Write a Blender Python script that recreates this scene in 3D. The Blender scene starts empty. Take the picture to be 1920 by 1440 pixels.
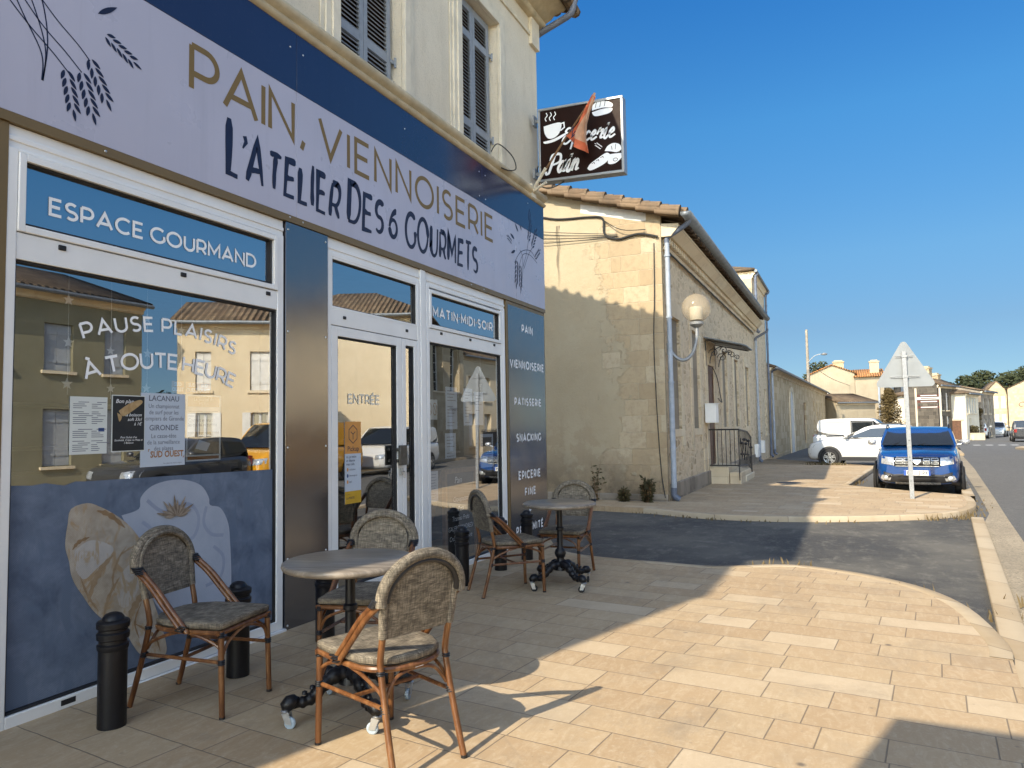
import bpy, bmesh, math, random
from math import sin, cos, pi, radians as rad
from mathutils import Vector, Matrix

# ------------------------------------------------------------------ camera, sky, sun, exposure
C = bpy.context.scene
COL = C.collection
YAW, PITCH, ROLL, FPX = rad(24.892), rad(3.452), rad(-0.971), 1346.07
cam = bpy.data.cameras.new('camera')
cam.sensor_width = 36; cam.lens = 36 * FPX / 1920
cam.clip_start = 0.05; cam.clip_end = 2000
camo = bpy.data.objects.new('camera', cam); COL.objects.link(camo)
fw = Vector((-sin(YAW) * cos(PITCH), cos(YAW) * cos(PITCH), sin(PITCH)))
rt = Vector((cos(YAW), sin(YAW), 0)); up = rt.cross(fw)
r2 = cos(ROLL) * rt + sin(ROLL) * up; u2 = -sin(ROLL) * rt + cos(ROLL) * up
camo.matrix_world = Matrix(((r2.x, u2.x, -fw.x, 0), (r2.y, u2.y, -fw.y, 0), (r2.z, u2.z, -fw.z, 1.37), (0, 0, 0, 1)))
C.camera = camo
SAZ, SEL = rad(16.0), rad(38.0)                  # heading of the shadows from +Y towards +X, sun elevation
W = bpy.data.worlds.new('World'); C.world = W; W.use_nodes = True
sky = W.node_tree.nodes.new('ShaderNodeTexSky'); sky.sky_type = 'NISHITA'; sky.sun_disc = False
sky.sun_elevation = SEL; sky.sun_rotation = pi + SAZ
sky.air_density = 0.6; sky.dust_density = 0.0; sky.ozone_density = 4.0; sky.altitude = 100
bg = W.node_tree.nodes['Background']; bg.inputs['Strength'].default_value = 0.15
def world_node(ty): return W.node_tree.nodes.new('ShaderNode' + ty)
wtc, wsx, wrp, wmx = world_node('TexCoord'), world_node('SeparateXYZ'), world_node('ValToRGB'), world_node('Mix')   # deep blue low down; unseen upper dome warmed and brightened as added fill
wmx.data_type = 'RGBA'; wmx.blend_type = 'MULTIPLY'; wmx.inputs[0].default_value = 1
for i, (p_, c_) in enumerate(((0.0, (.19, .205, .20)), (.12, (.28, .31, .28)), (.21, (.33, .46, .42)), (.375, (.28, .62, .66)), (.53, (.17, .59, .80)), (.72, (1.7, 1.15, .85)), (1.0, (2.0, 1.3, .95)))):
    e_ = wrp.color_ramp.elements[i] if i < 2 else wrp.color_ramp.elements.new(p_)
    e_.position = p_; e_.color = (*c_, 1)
wfill, wrg = world_node('Mix'), world_node('MapRange')                         # sunward half behind the camera, brightened and warmed as added fill light
wfill.data_type = 'RGBA'; wfill.inputs[7].default_value = (6.0, 3.9, 2.3, 1); wrg.inputs[1].default_value = -.05; wrg.inputs[2].default_value = -.45
for a_, b_ in ((wtc.outputs['Generated'], wsx.inputs[0]), (wsx.outputs[2], wrp.inputs[0]), (sky.outputs[0], wmx.inputs[6]), (wrp.outputs[0], wfill.inputs[6]), (wsx.outputs[1], wrg.inputs[0]), (wrg.outputs[0], wfill.inputs[0]), (wfill.outputs[2], wmx.inputs[7]), (wmx.outputs[2], bg.inputs[0])): W.node_tree.links.new(a_, b_)
sl = bpy.data.lights.new('sun', 'SUN'); sl.energy = 3.4; sl.angle = rad(0.53); sl.color = (1.0, 0.88, 0.68)
so = bpy.data.objects.new('sun', sl); COL.objects.link(so)
sd = Vector((sin(SAZ) * cos(SEL), cos(SAZ) * cos(SEL), -sin(SEL)))
so.rotation_euler = sd.to_track_quat('-Z', 'Y').to_euler(); so.location = -sd * 60
C.view_settings.view_transform = 'Standard'; C.view_settings.look = 'None'
C.view_settings.exposure = 1.15; C.view_settings.gamma = 1.0
C.render.engine = 'CYCLES'
C.cycles.max_bounces = 10; C.cycles.diffuse_bounces = 4; C.cycles.glossy_bounces = 5
C.cycles.transmission_bounces = 6; C.cycles.transparent_max_bounces = 12
C.cycles.caustics_reflective = False; C.cycles.caustics_refractive = False
C.cycles.use_denoising = True; C.cycles.sample_clamp_indirect = 6
R0 = random.Random(7)

# ------------------------------------------------------------------ mesh and object helpers
class MB:
    def __init__(s): s.v = []; s.f = []; s.m = []
    def add(s, vs, fs, m=0):
        b = len(s.v); s.v += [tuple(p) for p in vs]
        for q in fs: s.f.append([b + i for i in q]); s.m.append(m)
        return s
    def box(s, x0, x1, y0, y1, z0, z1, m=0):
        if x0 > x1: x0, x1 = x1, x0
        if y0 > y1: y0, y1 = y1, y0
        if z0 > z1: z0, z1 = z1, z0
        vs = [(x, y, z) for z in (z0, z1) for y in (y0, y1) for x in (x0, x1)]
        return s.add(vs, [(0, 2, 3, 1), (4, 5, 7, 6), (0, 1, 5, 4), (2, 6, 7, 3), (0, 4, 6, 2), (1, 3, 7, 5)], m)
    def prism(s, poly, mp, t0, t1, m=0, caps=True):
        n = len(poly)
        vs = [mp(u, v, t0) for u, v in poly] + [mp(u, v, t1) for u, v in poly]
        fs = [(i, (i + 1) % n, n + (i + 1) % n, n + i) for i in range(n)]
        if caps: fs += [tuple(range(n - 1, -1, -1)), tuple(range(n, 2 * n))]
        return s.add(vs, fs, m)
    def tube(s, pts, r, n=8, m=0, closed=False):
        P = [Vector(p) for p in pts]; k = len(P)
        R = list(r) if isinstance(r, (list, tuple)) else [r] * k
        T = []
        for i in range(k):
            a = P[i - 1] if (i > 0 or closed) else P[i]; b = P[(i + 1) % k] if (i < k - 1 or closed) else P[i]
            d = (b - a); T.append(d.normalized() if d.length > 1e-9 else Vector((0, 0, 1)))
        nrm = T[0].orthogonal().normalized(); vs = []
        for i in range(k):
            nrm = (nrm - T[i] * nrm.dot(T[i])); nrm = nrm.normalized() if nrm.length > 1e-6 else T[i].orthogonal().normalized()
            bn = T[i].cross(nrm)
            for j in range(n):
                a = 2 * pi * j / n; vs.append(P[i] + R[i] * (cos(a) * nrm + sin(a) * bn))
        fs = []
        for i in range(k if closed else k - 1):
            for j in range(n):
                a, b = i * n + j, i * n + (j + 1) % n; c = ((i + 1) % k) * n
                fs.append((a, b, c + (j + 1) % n, c + j))
        if not closed: fs += [tuple(range(n - 1, -1, -1)), tuple(range((k - 1) * n, k * n))]
        return s.add(vs, fs, m)
    def lathe(s, prof, c=(0, 0, 0), n=24, m=0, axis='z', caps=True):
        vs = []; k = len(prof)
        for r, z in prof:
            for j in range(n):
                a = 2 * pi * j / n; p = (r * cos(a), r * sin(a), z)
                if axis == 'y': p = (p[0], p[2], p[1])
                if axis == 'x': p = (p[2], p[0], p[1])
                vs.append((p[0] + c[0], p[1] + c[1], p[2] + c[2]))
        fs = [(i * n + j, i * n + (j + 1) % n, (i + 1) * n + (j + 1) % n, (i + 1) * n + j) for i in range(k - 1) for j in range(n)]
        if caps and prof[0][0] > 1e-5: fs.append(tuple(range(n - 1, -1, -1)))
        if caps and prof[-1][0] > 1e-5: fs.append(tuple(range((k - 1) * n, k * n)))
        return s.add(vs, fs, m)
    def grid(s, rows, m=0, wrap=False):
        k = len(rows[0]); vs = [p for r in rows for p in r]; fs = []
        for i in range(len(rows) - 1):
            for j in range(k if wrap else k - 1):
                j2 = (j + 1) % k; fs.append((i * k + j, i * k + j2, (i + 1) * k + j2, (i + 1) * k + j))
        return s.add(vs, fs, m)
    def build(s, name, mats, parent=None, ang=38, bevel=0, sub=0, recalc=True, weld=0, solid=0):
        me = bpy.data.meshes.new(name); me.from_pydata(s.v, [], s.f)
        for a in (mats if isinstance(mats, (list, tuple)) else [mats]): me.materials.append(a)
        me.polygons.foreach_set('material_index', s.m); me.polygons.foreach_set('use_smooth', [True] * len(s.f))
        if recalc or weld:
            b = bmesh.new(); b.from_mesh(me)
            if weld: bmesh.ops.remove_doubles(b, verts=b.verts, dist=weld)
            if recalc: bmesh.ops.recalc_face_normals(b, faces=b.faces)
            b.to_mesh(me); b.free()
        me.set_sharp_from_angle(angle=rad(ang)); me.update()
        o = bpy.data.objects.new(name, me); COL.objects.link(o)
        if parent is not None: o.parent = parent
        if solid:
            q = o.modifiers.new('solid', 'SOLIDIFY'); q.thickness = solid; q.offset = 0
        if bevel:
            q = o.modifiers.new('bevel', 'BEVEL'); q.width = bevel; q.segments = 2; q.limit_method = 'ANGLE'; q.angle_limit = rad(40)
        if sub:
            q = o.modifiers.new('sub', 'SUBSURF'); q.levels = sub; q.render_levels = sub
        return o
def tag(o, label, cat, group=None, kind=None):
    if label: o['label'] = label
    if cat: o['category'] = cat
    if group: o['group'] = group
    if kind: o['kind'] = kind
    return o
def thing(name, label, cat, loc=(0, 0, 0), rz=0, group=None):
    o = bpy.data.objects.new(name, None); COL.objects.link(o); o.empty_display_size = .1
    o.location = loc; o.rotation_euler = (0, 0, rz)
    return tag(o, label, cat, group)
def dup(o, parent=None):
    c = o.copy(); COL.objects.link(c)
    if parent is not None: c.parent = parent
    for ch in list(o.children): dup(ch, c)
    return c
def copy_thing(o, label, loc, rz, sc=None):
    c = dup(o); c['label'] = label; c.location = loc; c.rotation_euler = (0, 0, rz)
    if sc: c.scale = sc
    return c
def structure(o): o['kind'] = 'structure'; return o
def lerp(a, b, t): return a + (b - a) * t
def smooth_path(pts, n=6):
    P = [Vector(p) for p in pts]; out = []
    for i in range(len(P) - 1):
        p0 = P[max(0, i - 1)]; p1 = P[i]; p2 = P[i + 1]; p3 = P[min(len(P) - 1, i + 2)]
        for k in range(n):
            t = k / n
            out.append(.5 * ((2 * p1) + (p2 - p0) * t + (2 * p0 - 5 * p1 + 4 * p2 - p3) * t * t + (3 * p1 - p0 - 3 * p2 + p3) * t ** 3))
    out.append(P[-1]); return out
def gz(y): return -0.012 * min(y, 14.0) - 0.0022 * max(0, y - 14.0)

# ------------------------------------------------------------------ material helpers
class NM:
    def __init__(s, name, rough=.7, metal=0, spec=.5):
        s.mat = bpy.data.materials.new(name); s.mat.use_nodes = True; s.t = s.mat.node_tree
        s.b = s.t.nodes['Principled BSDF']; s.set('Roughness', rough); s.set('Metallic', metal); s.set('Specular IOR Level', spec)
        s._c = None
    def set(s, k, v):
        if hasattr(v, 'is_linked') or isinstance(v, bpy.types.NodeSocket): s.t.links.new(v, s.b.inputs[k])
        else: s.b.inputs[k].default_value = (*v, 1) if isinstance(v, tuple) and len(v) == 3 else v
    def n(s, ty, ins=None, **p):
        q = s.t.nodes.new('ShaderNode' + ty)
        for k, v in p.items(): setattr(q, k, v)
        for k, v in (ins or {}).items():
            if isinstance(v, bpy.types.NodeSocket): s.t.links.new(v, q.inputs[k])
            else: q.inputs[k].default_value = v
        return q
    def co(s):
        if not s._c: s._c = s.n('TexCoord').outputs['Object']
        return s._c
    def xyz(s, v=None): q = s.n('SeparateXYZ', {0: v or s.co()}); return q.outputs
    def vec(s, x, y, z): return s.n('CombineXYZ', {0: x, 1: y, 2: z}).outputs[0]
    def map(s, sc=(1, 1, 1), rot=(0, 0, 0), v=None): return s.n('Mapping', {'Vector': v or s.co(), 'Scale': sc, 'Rotation': rot}).outputs[0]
    def noise(s, scale, detail=4, rough=.55, v=None, dist=0): return s.n('TexNoise', {'Vector': v or s.co(), 'Scale': scale, 'Detail': detail, 'Roughness': rough, 'Distortion': dist}).outputs['Fac']
    def voro(s, scale, v=None, feature='F1', out='Distance', rnd=1): return s.n('TexVoronoi', {'Vector': v or s.co(), 'Scale': scale, 'Randomness': rnd}, feature=feature).outputs[out]
    def math(s, op, a, b=0.0, c=0.0): return s.n('Math', {0: a, 1: b, 2: c}, operation=op).outputs[0]
    def rng(s, f, a, b, c=0.0, d=1.0): return s.n('MapRange', {0: f, 1: a, 2: b, 3: c, 4: d}).outputs[0]
    def ramp(s, f, *st):
        q = s.n('ValToRGB', {0: f}); e = q.color_ramp.elements
        while len(e) < len(st): e.new(.5)
        for i, (p, c) in enumerate(st): e[i].position = p; e[i].color = (*c, 1)
        return q.outputs[0]
    def mix(s, f, a, b, blend='MIX'):
        q = s.n('Mix', data_type='RGBA', blend_type=blend)
        for k, v in ((0, f), (6, a), (7, b)):
            if isinstance(v, bpy.types.NodeSocket): s.t.links.new(v, q.inputs[k])
            else: q.inputs[k].default_value = (*v, 1) if isinstance(v, tuple) else v
        return q.outputs[2]
    def bump(s, h, st=.4, d=.01): s.set('Normal', s.n('Bump', {'Height': h, 'Strength': st, 'Distance': d}).outputs[0])
    def wn(s, x, y=0.0, z=0.0): return s.n('TexWhiteNoise', {0: s.vec(x, y, z)}).outputs[0]
def plain(name, c, rough=.5, metal=0, var=.12, sc=6, bmp=0, bsc=60, spec=.5, c2=None, coat=0):
    m = NM(name, rough, metal, spec)
    f = m.noise(sc, 5, .6); lo = tuple(x * (1 - var) for x in c); hi = c2 or tuple(min(1, x * (1 + var)) for x in c)
    m.set('Base Color', m.ramp(f, (.3, lo), (.7, hi)))
    if rough < .9: m.set('Roughness', m.rng(m.noise(sc * 2.3, 3), .3, .7, max(.02, rough * .85), min(1, rough * 1.15)))
    if bmp: m.bump(m.noise(bsc, 5, .65), bmp, .004)
    if coat: m.set('Coat Weight', coat); m.set('Coat Roughness', .04)
    return m.mat
def tile_nodes(m, u, v, dv, L0, joint, vary=.55):
    """courses across v, random lengths along u: returns random value per tile, joint mask, second random"""
    cv = m.math('DIVIDE', v, dv); ci = m.math('FLOOR', cv); fv = m.math('FRACT', cv)
    r1 = m.wn(ci, 3.1); r2_ = m.wn(ci, 9.7)
    L = m.math('MULTIPLY_ADD', r2_, L0 * vary, L0 * (1 - vary / 2))
    tu = m.math('ADD', m.math('DIVIDE', u, L), m.math('MULTIPLY', r1, 7.3))
    ti = m.math('FLOOR', tu); fu = m.math('FRACT', tu)
    rr = m.wn(ci, ti, 1.7); rr2 = m.wn(ci, ti, 5.3)
    # some tiles are split in two
    half = m.math('GREATER_THAN', rr2, .55); sp = m.math('MULTIPLY_ADD', rr, .3, .35)
    side = m.math('MULTIPLY', half, m.math('GREATER_THAN', fu, sp))
    rr = m.math('FRACT', m.math('ADD', rr, m.math('MULTIPLY', side, .413)))
    eu = m.math('MINIMUM', fu, m.math('SUBTRACT', 1.0, fu))
    eh = m.math('ADD', m.math('ABSOLUTE', m.math('SUBTRACT', fu, sp)), m.math('SUBTRACT', 1.0, half))
    eu = m.math('MULTIPLY', m.math('MINIMUM', eu, eh), L)
    ev = m.math('MULTIPLY', m.math('MINIMUM', fv, m.math('SUBTRACT', 1.0, fv)), dv)
    e = m.math('MINIMUM', eu, ev)
    return rr, m.rng(e, joint * .5, joint * 1.3, 1.0, 0.0), rr2
ROADAZ = rad(5.6)
def mat_paving():
    m = NM('limestone_paving', .78)
    v = m.xyz(m.map(rot=(0, 0, ROADAZ)))
    wob = m.math('MULTIPLY', m.math('SUBTRACT', m.noise(9, 3), .5), .012)
    rr, j, rr2 = tile_nodes(m, v[0], m.math('ADD', v[1], wob), .262, .66, .0035)
    n1 = m.noise(3.2, 6, .6); n2 = m.noise(46, 4, .7)
    st = m.noise(7, 5, .7, v=m.map(sc=(2.6, .8, 1), rot=(0, 0, .5)), dist=1.2)
    base = m.ramp(rr, (0, (.375, .262, .150)), (.35, (.415, .295, .172)), (.8, (.44, .325, .195)), (1, (.52, .415, .285)))
    base = m.mix(m.rng(n1, .3, .75, 0, .5), base, (.38, .28, .17))
    base = m.mix(m.rng(st, .46, .72, 0, .45), base, (.56, .45, .31))
    base = m.mix(m.rng(n2, .52, .8, 0, .4), base, (.62, .55, .43))
    base = m.mix(m.rng(m.noise(1.1, 5, .7), .52, .72, 0, .35), base, (.20, .165, .125))
    spot = m.rng(m.voro(1.9), .02, .05, 1, 0)
    base = m.mix(m.math('MULTIPLY', spot, .8), base, (.10, .085, .07))
    sp2 = m.math('MULTIPLY', m.rng(m.voro(7.5), .03, .09, 1, 0), m.rng(m.noise(2.3, 2), .5, .6))
    base = m.mix(m.math('MULTIPLY', sp2, .65), base, (.13, .105, .085)); base = m.mix(m.rng(m.noise(.9, 7, .8, dist=.8), .54, .68, 0, .42), base, (.22, .18, .135)); base = m.mix(m.math('MULTIPLY', m.rng(m.voro(26), .04, .12, 1, 0), m.rng(m.noise(5, 3), .52, .62, 0, .5)), base, (.16, .13, .10))
    base = m.mix(m.math('MULTIPLY', j, .72), base, (.11, .09, .07))
    m.set('Base Color', base); m.set('Roughness', m.rng(n2, .3, .7, .65, .88))
    h = m.math('SUBTRACT', m.math('MULTIPLY_ADD', st, .3, m.math('MULTIPLY', n2, .35)), m.math('MULTIPLY', j, 1.2))
    m.bump(h, .45, .006)
    return m.mat
def mat_asphalt(name, c, c2, sc=1.0, patch=.5):
    m = NM(name, .88); sp = m.voro(260 * sc, out='Color'); g = m.xyz(sp)[0]
    n = m.noise(.55, 6, .65); n2 = m.noise(7, 8, .75, v=m.map(sc=(1, .5, 1)))
    b = m.mix(g, tuple(x * .62 for x in c), tuple(x * 1.45 for x in c))
    b = m.mix(m.rng(n, .4, .62, 0, patch), b, c2); b = m.mix(m.rng(n2, .52, .68, 0, .5), b, tuple(x * 1.6 for x in c2)); b = m.mix(m.rng(m.noise(1.7, 8, .8), .56, .66, 0, .45), b, tuple(x * .55 for x in c))
    cr = m.rng(m.voro(.5, v=m.n('MixRGB', {0: .25, 1: m.co(), 2: m.n('TexNoise', {'Vector': m.co(), 'Scale': 2.0}).outputs['Color']}).outputs[0], feature='DISTANCE_TO_EDGE'), .0, .006, 1, 0)
    b = m.mix(m.math('MULTIPLY', m.math('MULTIPLY', cr, m.rng(m.noise(.35, 2), .52, .6)), .6), b, (.02, .02, .02))
    m.set('Base Color', b); m.bump(m.math('ADD', m.voro(260 * sc), m.math('MULTIPLY', m.noise(30, 3), .6)), .6, .006)
    return m.mat
def mat_ashlar(name, cols, bw=.62, bh=.31, joint=.004, jc=(.30, .24, .17), rub=.35, stain=(.16, .13, .10), sx=1.0):
    m = NM(name, .85, spec=.3); p = m.xyz(); u = m.math('ADD', m.math('MULTIPLY', p[0], sx), p[1])
    rr, j, _ = tile_nodes(m, u, p[2], bh, bw, joint, .4)
    n1 = m.noise(1.3, 6, .62); n2 = m.noise(38, 5, .7); n3 = m.noise(6, 5, .6)
    b = m.ramp(rr, (0, cols[0]), (.5, cols[1]), (1, cols[2]))
    b = m.mix(m.rng(n3, .4, .75, 0, rub), b, cols[2]); b = m.mix(m.rng(n1, .5, .75, 0, .55), b, tuple(x * .72 for x in cols[0]))
    b = m.mix(m.rng(m.noise(.8, 6, .75, v=m.map(sc=(1.6, 1.6, .5))), .58, .78, 0, .6), b, stain)
    b = m.mix(m.math('MULTIPLY', j, .7), b, jc)
    m.set('Base Color', b); m.bump(m.math('SUBTRACT', m.math('MULTIPLY_ADD', n2, .5, m.math('MULTIPLY', n3, .6)), m.math('MULTIPLY', j, .8)), .55, .012)
    return m.mat
def mat_rubble(name):
    m = NM(name, .9, spec=.25); w = m.n('MixRGB', {0: .06, 1: m.co(), 2: m.n('TexNoise', {'Vector': m.co(), 'Scale': 3.0}).outputs['Color']}).outputs[0]
    v = m.map(sc=(4.2, 4.2, 7.5), v=w); cell = m.xyz(m.voro(1, v=v, out='Color')); e = m.voro(1, v=v, feature='DISTANCE_TO_EDGE')
    b = m.ramp(cell[0], (0, (.36, .28, .18)), (.5, (.54, .43, .285)), (1, (.68, .57, .41)))
    rend = m.rng(m.noise(1.1, 6, .7), .42, .55); j = m.rng(e, .04, .16, 1, 0)
    b = m.mix(j, b, (.70, .58, .41)); b = m.mix(m.math('MULTIPLY', rend, .55), b, (.68, .56, .40))
    b = m.mix(m.rng(m.noise(22, 5, .7), .58, .75, 0, .5), b, (.17, .13, .09))
    m.set('Base Color', b); h = m.math('ADD', m.math('MULTIPLY', m.rng(e, 0, .25), m.math('SUBTRACT', 1.0, m.math('MULTIPLY', rend, .7))), m.math('MULTIPLY', m.noise(30, 5, .7), .8))
    m.bump(h, .8, .03); return m.mat
def mat_render_wall(name, c, c2, speck=.35, stain=.5, old=None):
    m = NM(name, .92, spec=.25); n1 = m.noise(.9, 6, .65); n2 = m.noise(70, 4, .7); n3 = m.noise(3.1, 6, .7)
    b = m.ramp(n1, (.3, c), (.7, c2)); b = m.mix(m.rng(n2, .56, .7, 0, speck), b, tuple(x * .35 for x in c))
    b = m.mix(m.rng(m.noise(1.2, 6, .75, v=m.map(sc=(2.5, 2.5, .35))), .55, .8, 0, stain), b, tuple(x * .55 for x in c))
    if old:                                   # bare patches of old render low on the wall
        z = m.xyz()[2]; lo = m.math('MULTIPLY', m.rng(z, 0, 2.0, 1, 0), m.rng(n3, .40, .5)); b = m.mix(m.math('MULTIPLY', lo, .85), b, old)
        b = m.mix(m.math('MULTIPLY', m.rng(z, .1, .8, 1, 0), m.rng(n3, .5, .58)), b, tuple(x * .55 for x in old))
    m.set('Base Color', b); m.bump(m.math('ADD', m.math('MULTIPLY', n2, .7), m.noise(14, 5, .6)), .55, .012); return m.mat
def mat_roof(name, c1, c2, along='x', pitch=.21):
    m = NM(name, .9, spec=.25); p = m.xyz(); a = p[0] if along == 'x' else p[1]; o_ = p[1] if along == 'x' else p[0]
    wv = m.math('SINE', m.math('MULTIPLY', a, 2 * pi / pitch)); row = m.math('FRACT', m.math('DIVIDE', o_, .38))
    rr = m.wn(m.math('FLOOR', m.math('DIVIDE', a, pitch)), m.math('FLOOR', m.math('DIVIDE', o_, .38)))
    b = m.ramp(rr, (0, c1), (1, c2)); b = m.mix(m.rng(m.noise(2.2, 6, .7), .45, .7, 0, .7), b, (.085, .07, .05))
    b = m.mix(m.rng(wv, -1, -.5, .7, 0), b, (.05, .04, .03)); m.set('Base Color', b)
    m.bump(m.math('ADD', wv, m.math('MULTIPLY', row, .7)), .9, .05); return m.mat
def mat_glass(name='window_glass', f0=.41, tint=(.95, .96, .96), rough=0.0):
    m = bpy.data.materials.new(name); m.use_nodes = True; t = m.node_tree; t.nodes.clear(); N = lambda ty: t.nodes.new('ShaderNode' + ty)
    o, mx, tr, gl, bp, nz, tc, ge, dt = N('OutputMaterial'), N('MixShader'), N('BsdfTransparent'), N('BsdfGlossy'), N('Bump'), N('TexNoise'), N('TexCoord'), N('NewGeometry'), N('VectorMath')
    dt.operation = 'DOT_PRODUCT'; t.links.new(tc.outputs['Object'], nz.inputs['Vector'])
    nz.inputs['Scale'].default_value = 1.3; nz.inputs['Detail'].default_value = 1; bp.inputs['Strength'].default_value = .035; bp.inputs['Distance'].default_value = .02
    t.links.new(nz.outputs['Fac'], bp.inputs['Height']); t.links.new(bp.outputs[0], gl.inputs['Normal'])
    t.links.new(ge.outputs['Normal'], dt.inputs[0]); t.links.new(ge.outputs['Incoming'], dt.inputs[1]); prev = dt.outputs['Value']
    for op, v, first in (('ABSOLUTE', 0, 0), ('SUBTRACT', 1.0, 1), ('POWER', 5.0, 0), ('MULTIPLY_ADD', 1 - f0, 0)):
        q = N('Math'); q.operation = op
        if first: q.inputs[0].default_value = v; t.links.new(prev, q.inputs[1])
        else: t.links.new(prev, q.inputs[0]); q.inputs[1].default_value = v
        if op == 'MULTIPLY_ADD': q.inputs[2].default_value = f0
        prev = q.outputs[0]
    tr.inputs[0].default_value = (*tint, 1); gl.inputs['Roughness'].default_value = rough; gl.inputs[0].default_value = (.95, .97, 1, 1)
    t.links.new(prev, mx.inputs[0]); t.links.new(tr.outputs[0], mx.inputs[1]); t.links.new(gl.outputs[0], mx.inputs[2]); t.links.new(mx.outputs[0], o.inputs[0])
    return m
def mat_fabric():
    m = NM('woven_fabric', .8, spec=.3); p = m.xyz()
    a = m.noise(1, 2, .6, v=m.map(sc=(300, 20, 20))); b = m.noise(1, 2, .6, v=m.map(sc=(20, 300, 20))); c = m.noise(1, 2, .6, v=m.map(sc=(20, 20, 300)))
    w = m.math('MULTIPLY', m.math('SINE', m.math('MULTIPLY', p[1], 2 * pi / .006)), m.math('SINE', m.math('MULTIPLY', m.math('ADD', p[0], p[2]), 2 * pi / .006)))
    f = m.math('DIVIDE', m.math('ADD', m.math('ADD', a, b), c), 3.0)
    f = m.math('ADD', f, m.math('MULTIPLY', w, .04))
    m.set('Base Color', m.ramp(f, (.35, (.042, .036, .030)), (.50, (.150, .128, .098)), (.65, (.37, .315, .24))))
    m.bump(m.math('ADD', m.math('MULTIPLY', w, .5), f), .35, .003); return m.mat
def mat_bamboo():
    m = NM('bamboo_tube', .32, spec=.5); f = m.noise(1, 5, .6, v=m.map(sc=(26, 26, 5))); g = m.noise(11, 5, .7)
    b = m.ramp(f, (.25, (.065, .024, .009)), (.5, (.145, .058, .020)), (.80, (.30, .15, .06)))
    b = m.mix(m.rng(g, .56, .68, 0, .75), b, (.07, .024, .009)); m.set('Base Color', b); m.bump(f, .15, .002); return m.mat
def mat_tabletop():
    m = NM('grey_wood_tabletop', .33, spec=.45); f = m.noise(1, 6, .65, v=m.map(sc=(4, 42, 4), rot=(0, 0, .5)), dist=.6)
    m.set('Base Color', m.ramp(f, (.3, (.105, .085, .066)), (.5, (.20, .168, .135)), (.72, (.35, .305, .25)))); m.bump(f, .12, .002); return m.mat
def mat_panel(name, c, rough=.22, spec=.5, ior=1.6):
    m = NM(name, rough, 0, spec); f = m.noise(1.1, 3, .5)
    dr = m.rng(m.noise(1, 5, .7, v=m.map(sc=(9, 9, .45))), .52, .75, 0, .22); du = m.rng(m.noise(30, 4, .8), .6, .75, 0, .06)
    m.set('Base Color', m.mix(du, m.mix(dr, m.ramp(f, (.3, tuple(x * .9 for x in c)), (.7, c)), tuple(x * .6 for x in c)), (.30, .29, .27))); m.set('IOR', ior)
    m.set('Roughness', m.rng(m.noise(2.5, 4), .3, .7, rough * .8, rough * 1.3)); return m.mat
MT = {}
MT['paving'] = mat_paving()
MT['asphalt'] = mat_asphalt('road_asphalt', (.105, .103, .10), (.125, .122, .115), 1.0, .4)
MT['drive'] = mat_asphalt('driveway_asphalt', (.052, .052, .052), (.145, .135, .115), .7, .8)
MT['kerb'] = mat_ashlar('kerb_stone', ((.36, .275, .175), (.42, .33, .22), (.48, .40, .29)), bw=1.0, bh=40, joint=.006, jc=(.12, .10, .08), stain=(.22, .18, .13))
MT['gutter'] = mat_asphalt('gutter_cobbles', (.30, .25, .18), (.20, .17, .125), .25, .6)
MT['roadpaint'] = plain('road_marking_white', (.62, .61, .58), .8, var=.2, sc=12)
MT['white'] = plain('white_lacquer_frame', (.80, .80, .79), .38, var=.05, sc=3, bmp=.05, bsc=200)
MT['dkseal'] = plain('dark_rubber_seal', (.012, .012, .014), .6)
MT['navy'] = mat_panel('navy_panel', (.020, .028, .075), .16)
MT['navyclad'] = mat_panel('grey_navy_cladding', (.034, .033, .040), .17, .5, 2.5)
MT['lav'] = mat_panel('lavender_panel', (.49, .475, .565), .3, .5)
MT['gold'] = plain('gold_paint', (.17, .115, .045), .42, var=.05, sc=3, spec=.5)
MT['goldtext'] = plain('ochre_lettering', (.195, .125, .035), .5, var=.04)
MT['ink'] = plain('navy_lettering', (.006, .010, .040), .5, var=.1)
MT['letter'] = plain('white_lettering', (.90, .91, .92), .5, var=.03)
MT['glass'] = mat_glass()
MT['film'] = plain('blue_window_film', (.012, .05, .12), .6, var=.12, sc=1.5)
MT['chrome'] = plain('zinc_steel', (.50, .51, .52), .38, .85, var=.12, sc=14)
MT['galv'] = plain('galvanised_steel', (.30, .31, .32), .5, .35, var=.16, sc=30)
MT['black'] = plain('black_cast_iron', (.006, .006, .008), .40, var=.3, spec=.35, sc=30, bmp=.25, bsc=90)
MT['blackpl'] = plain('black_plastic', (.012, .012, .013), .42, var=.2)
MT['rubber'] = plain('tyre_rubber', (.016, .016, .017), .8, var=.2)
MT['fabric'] = mat_fabric(); MT['bamboo'] = mat_bamboo(); MT['tabletop'] = mat_tabletop()
MT['binding'] = plain('black_binding', (.014, .014, .016), .38, var=.2)
MT['cream'] = mat_render_wall('cream_roughcast', (.64, .57, .45), (.74, .67, .54), .45, .4)
MT['creamtrim'] = plain('cream_stone_trim', (.66, .60, .48), .85, var=.16, sc=4, bmp=.3, bsc=30)
MT['ochretrim'] = plain('weathered_moulding', (.50, .42, .285), .85, var=.22, sc=5, bmp=.4, bsc=25)
MT['shutter'] = plain('blue_grey_shutter_paint', (.27, .295, .33), .6, var=.12, sc=8, bmp=.1, bsc=90)
MT['shutdark'] = plain('dark_void', (.045, .022, .012), .9, var=.3)
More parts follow.
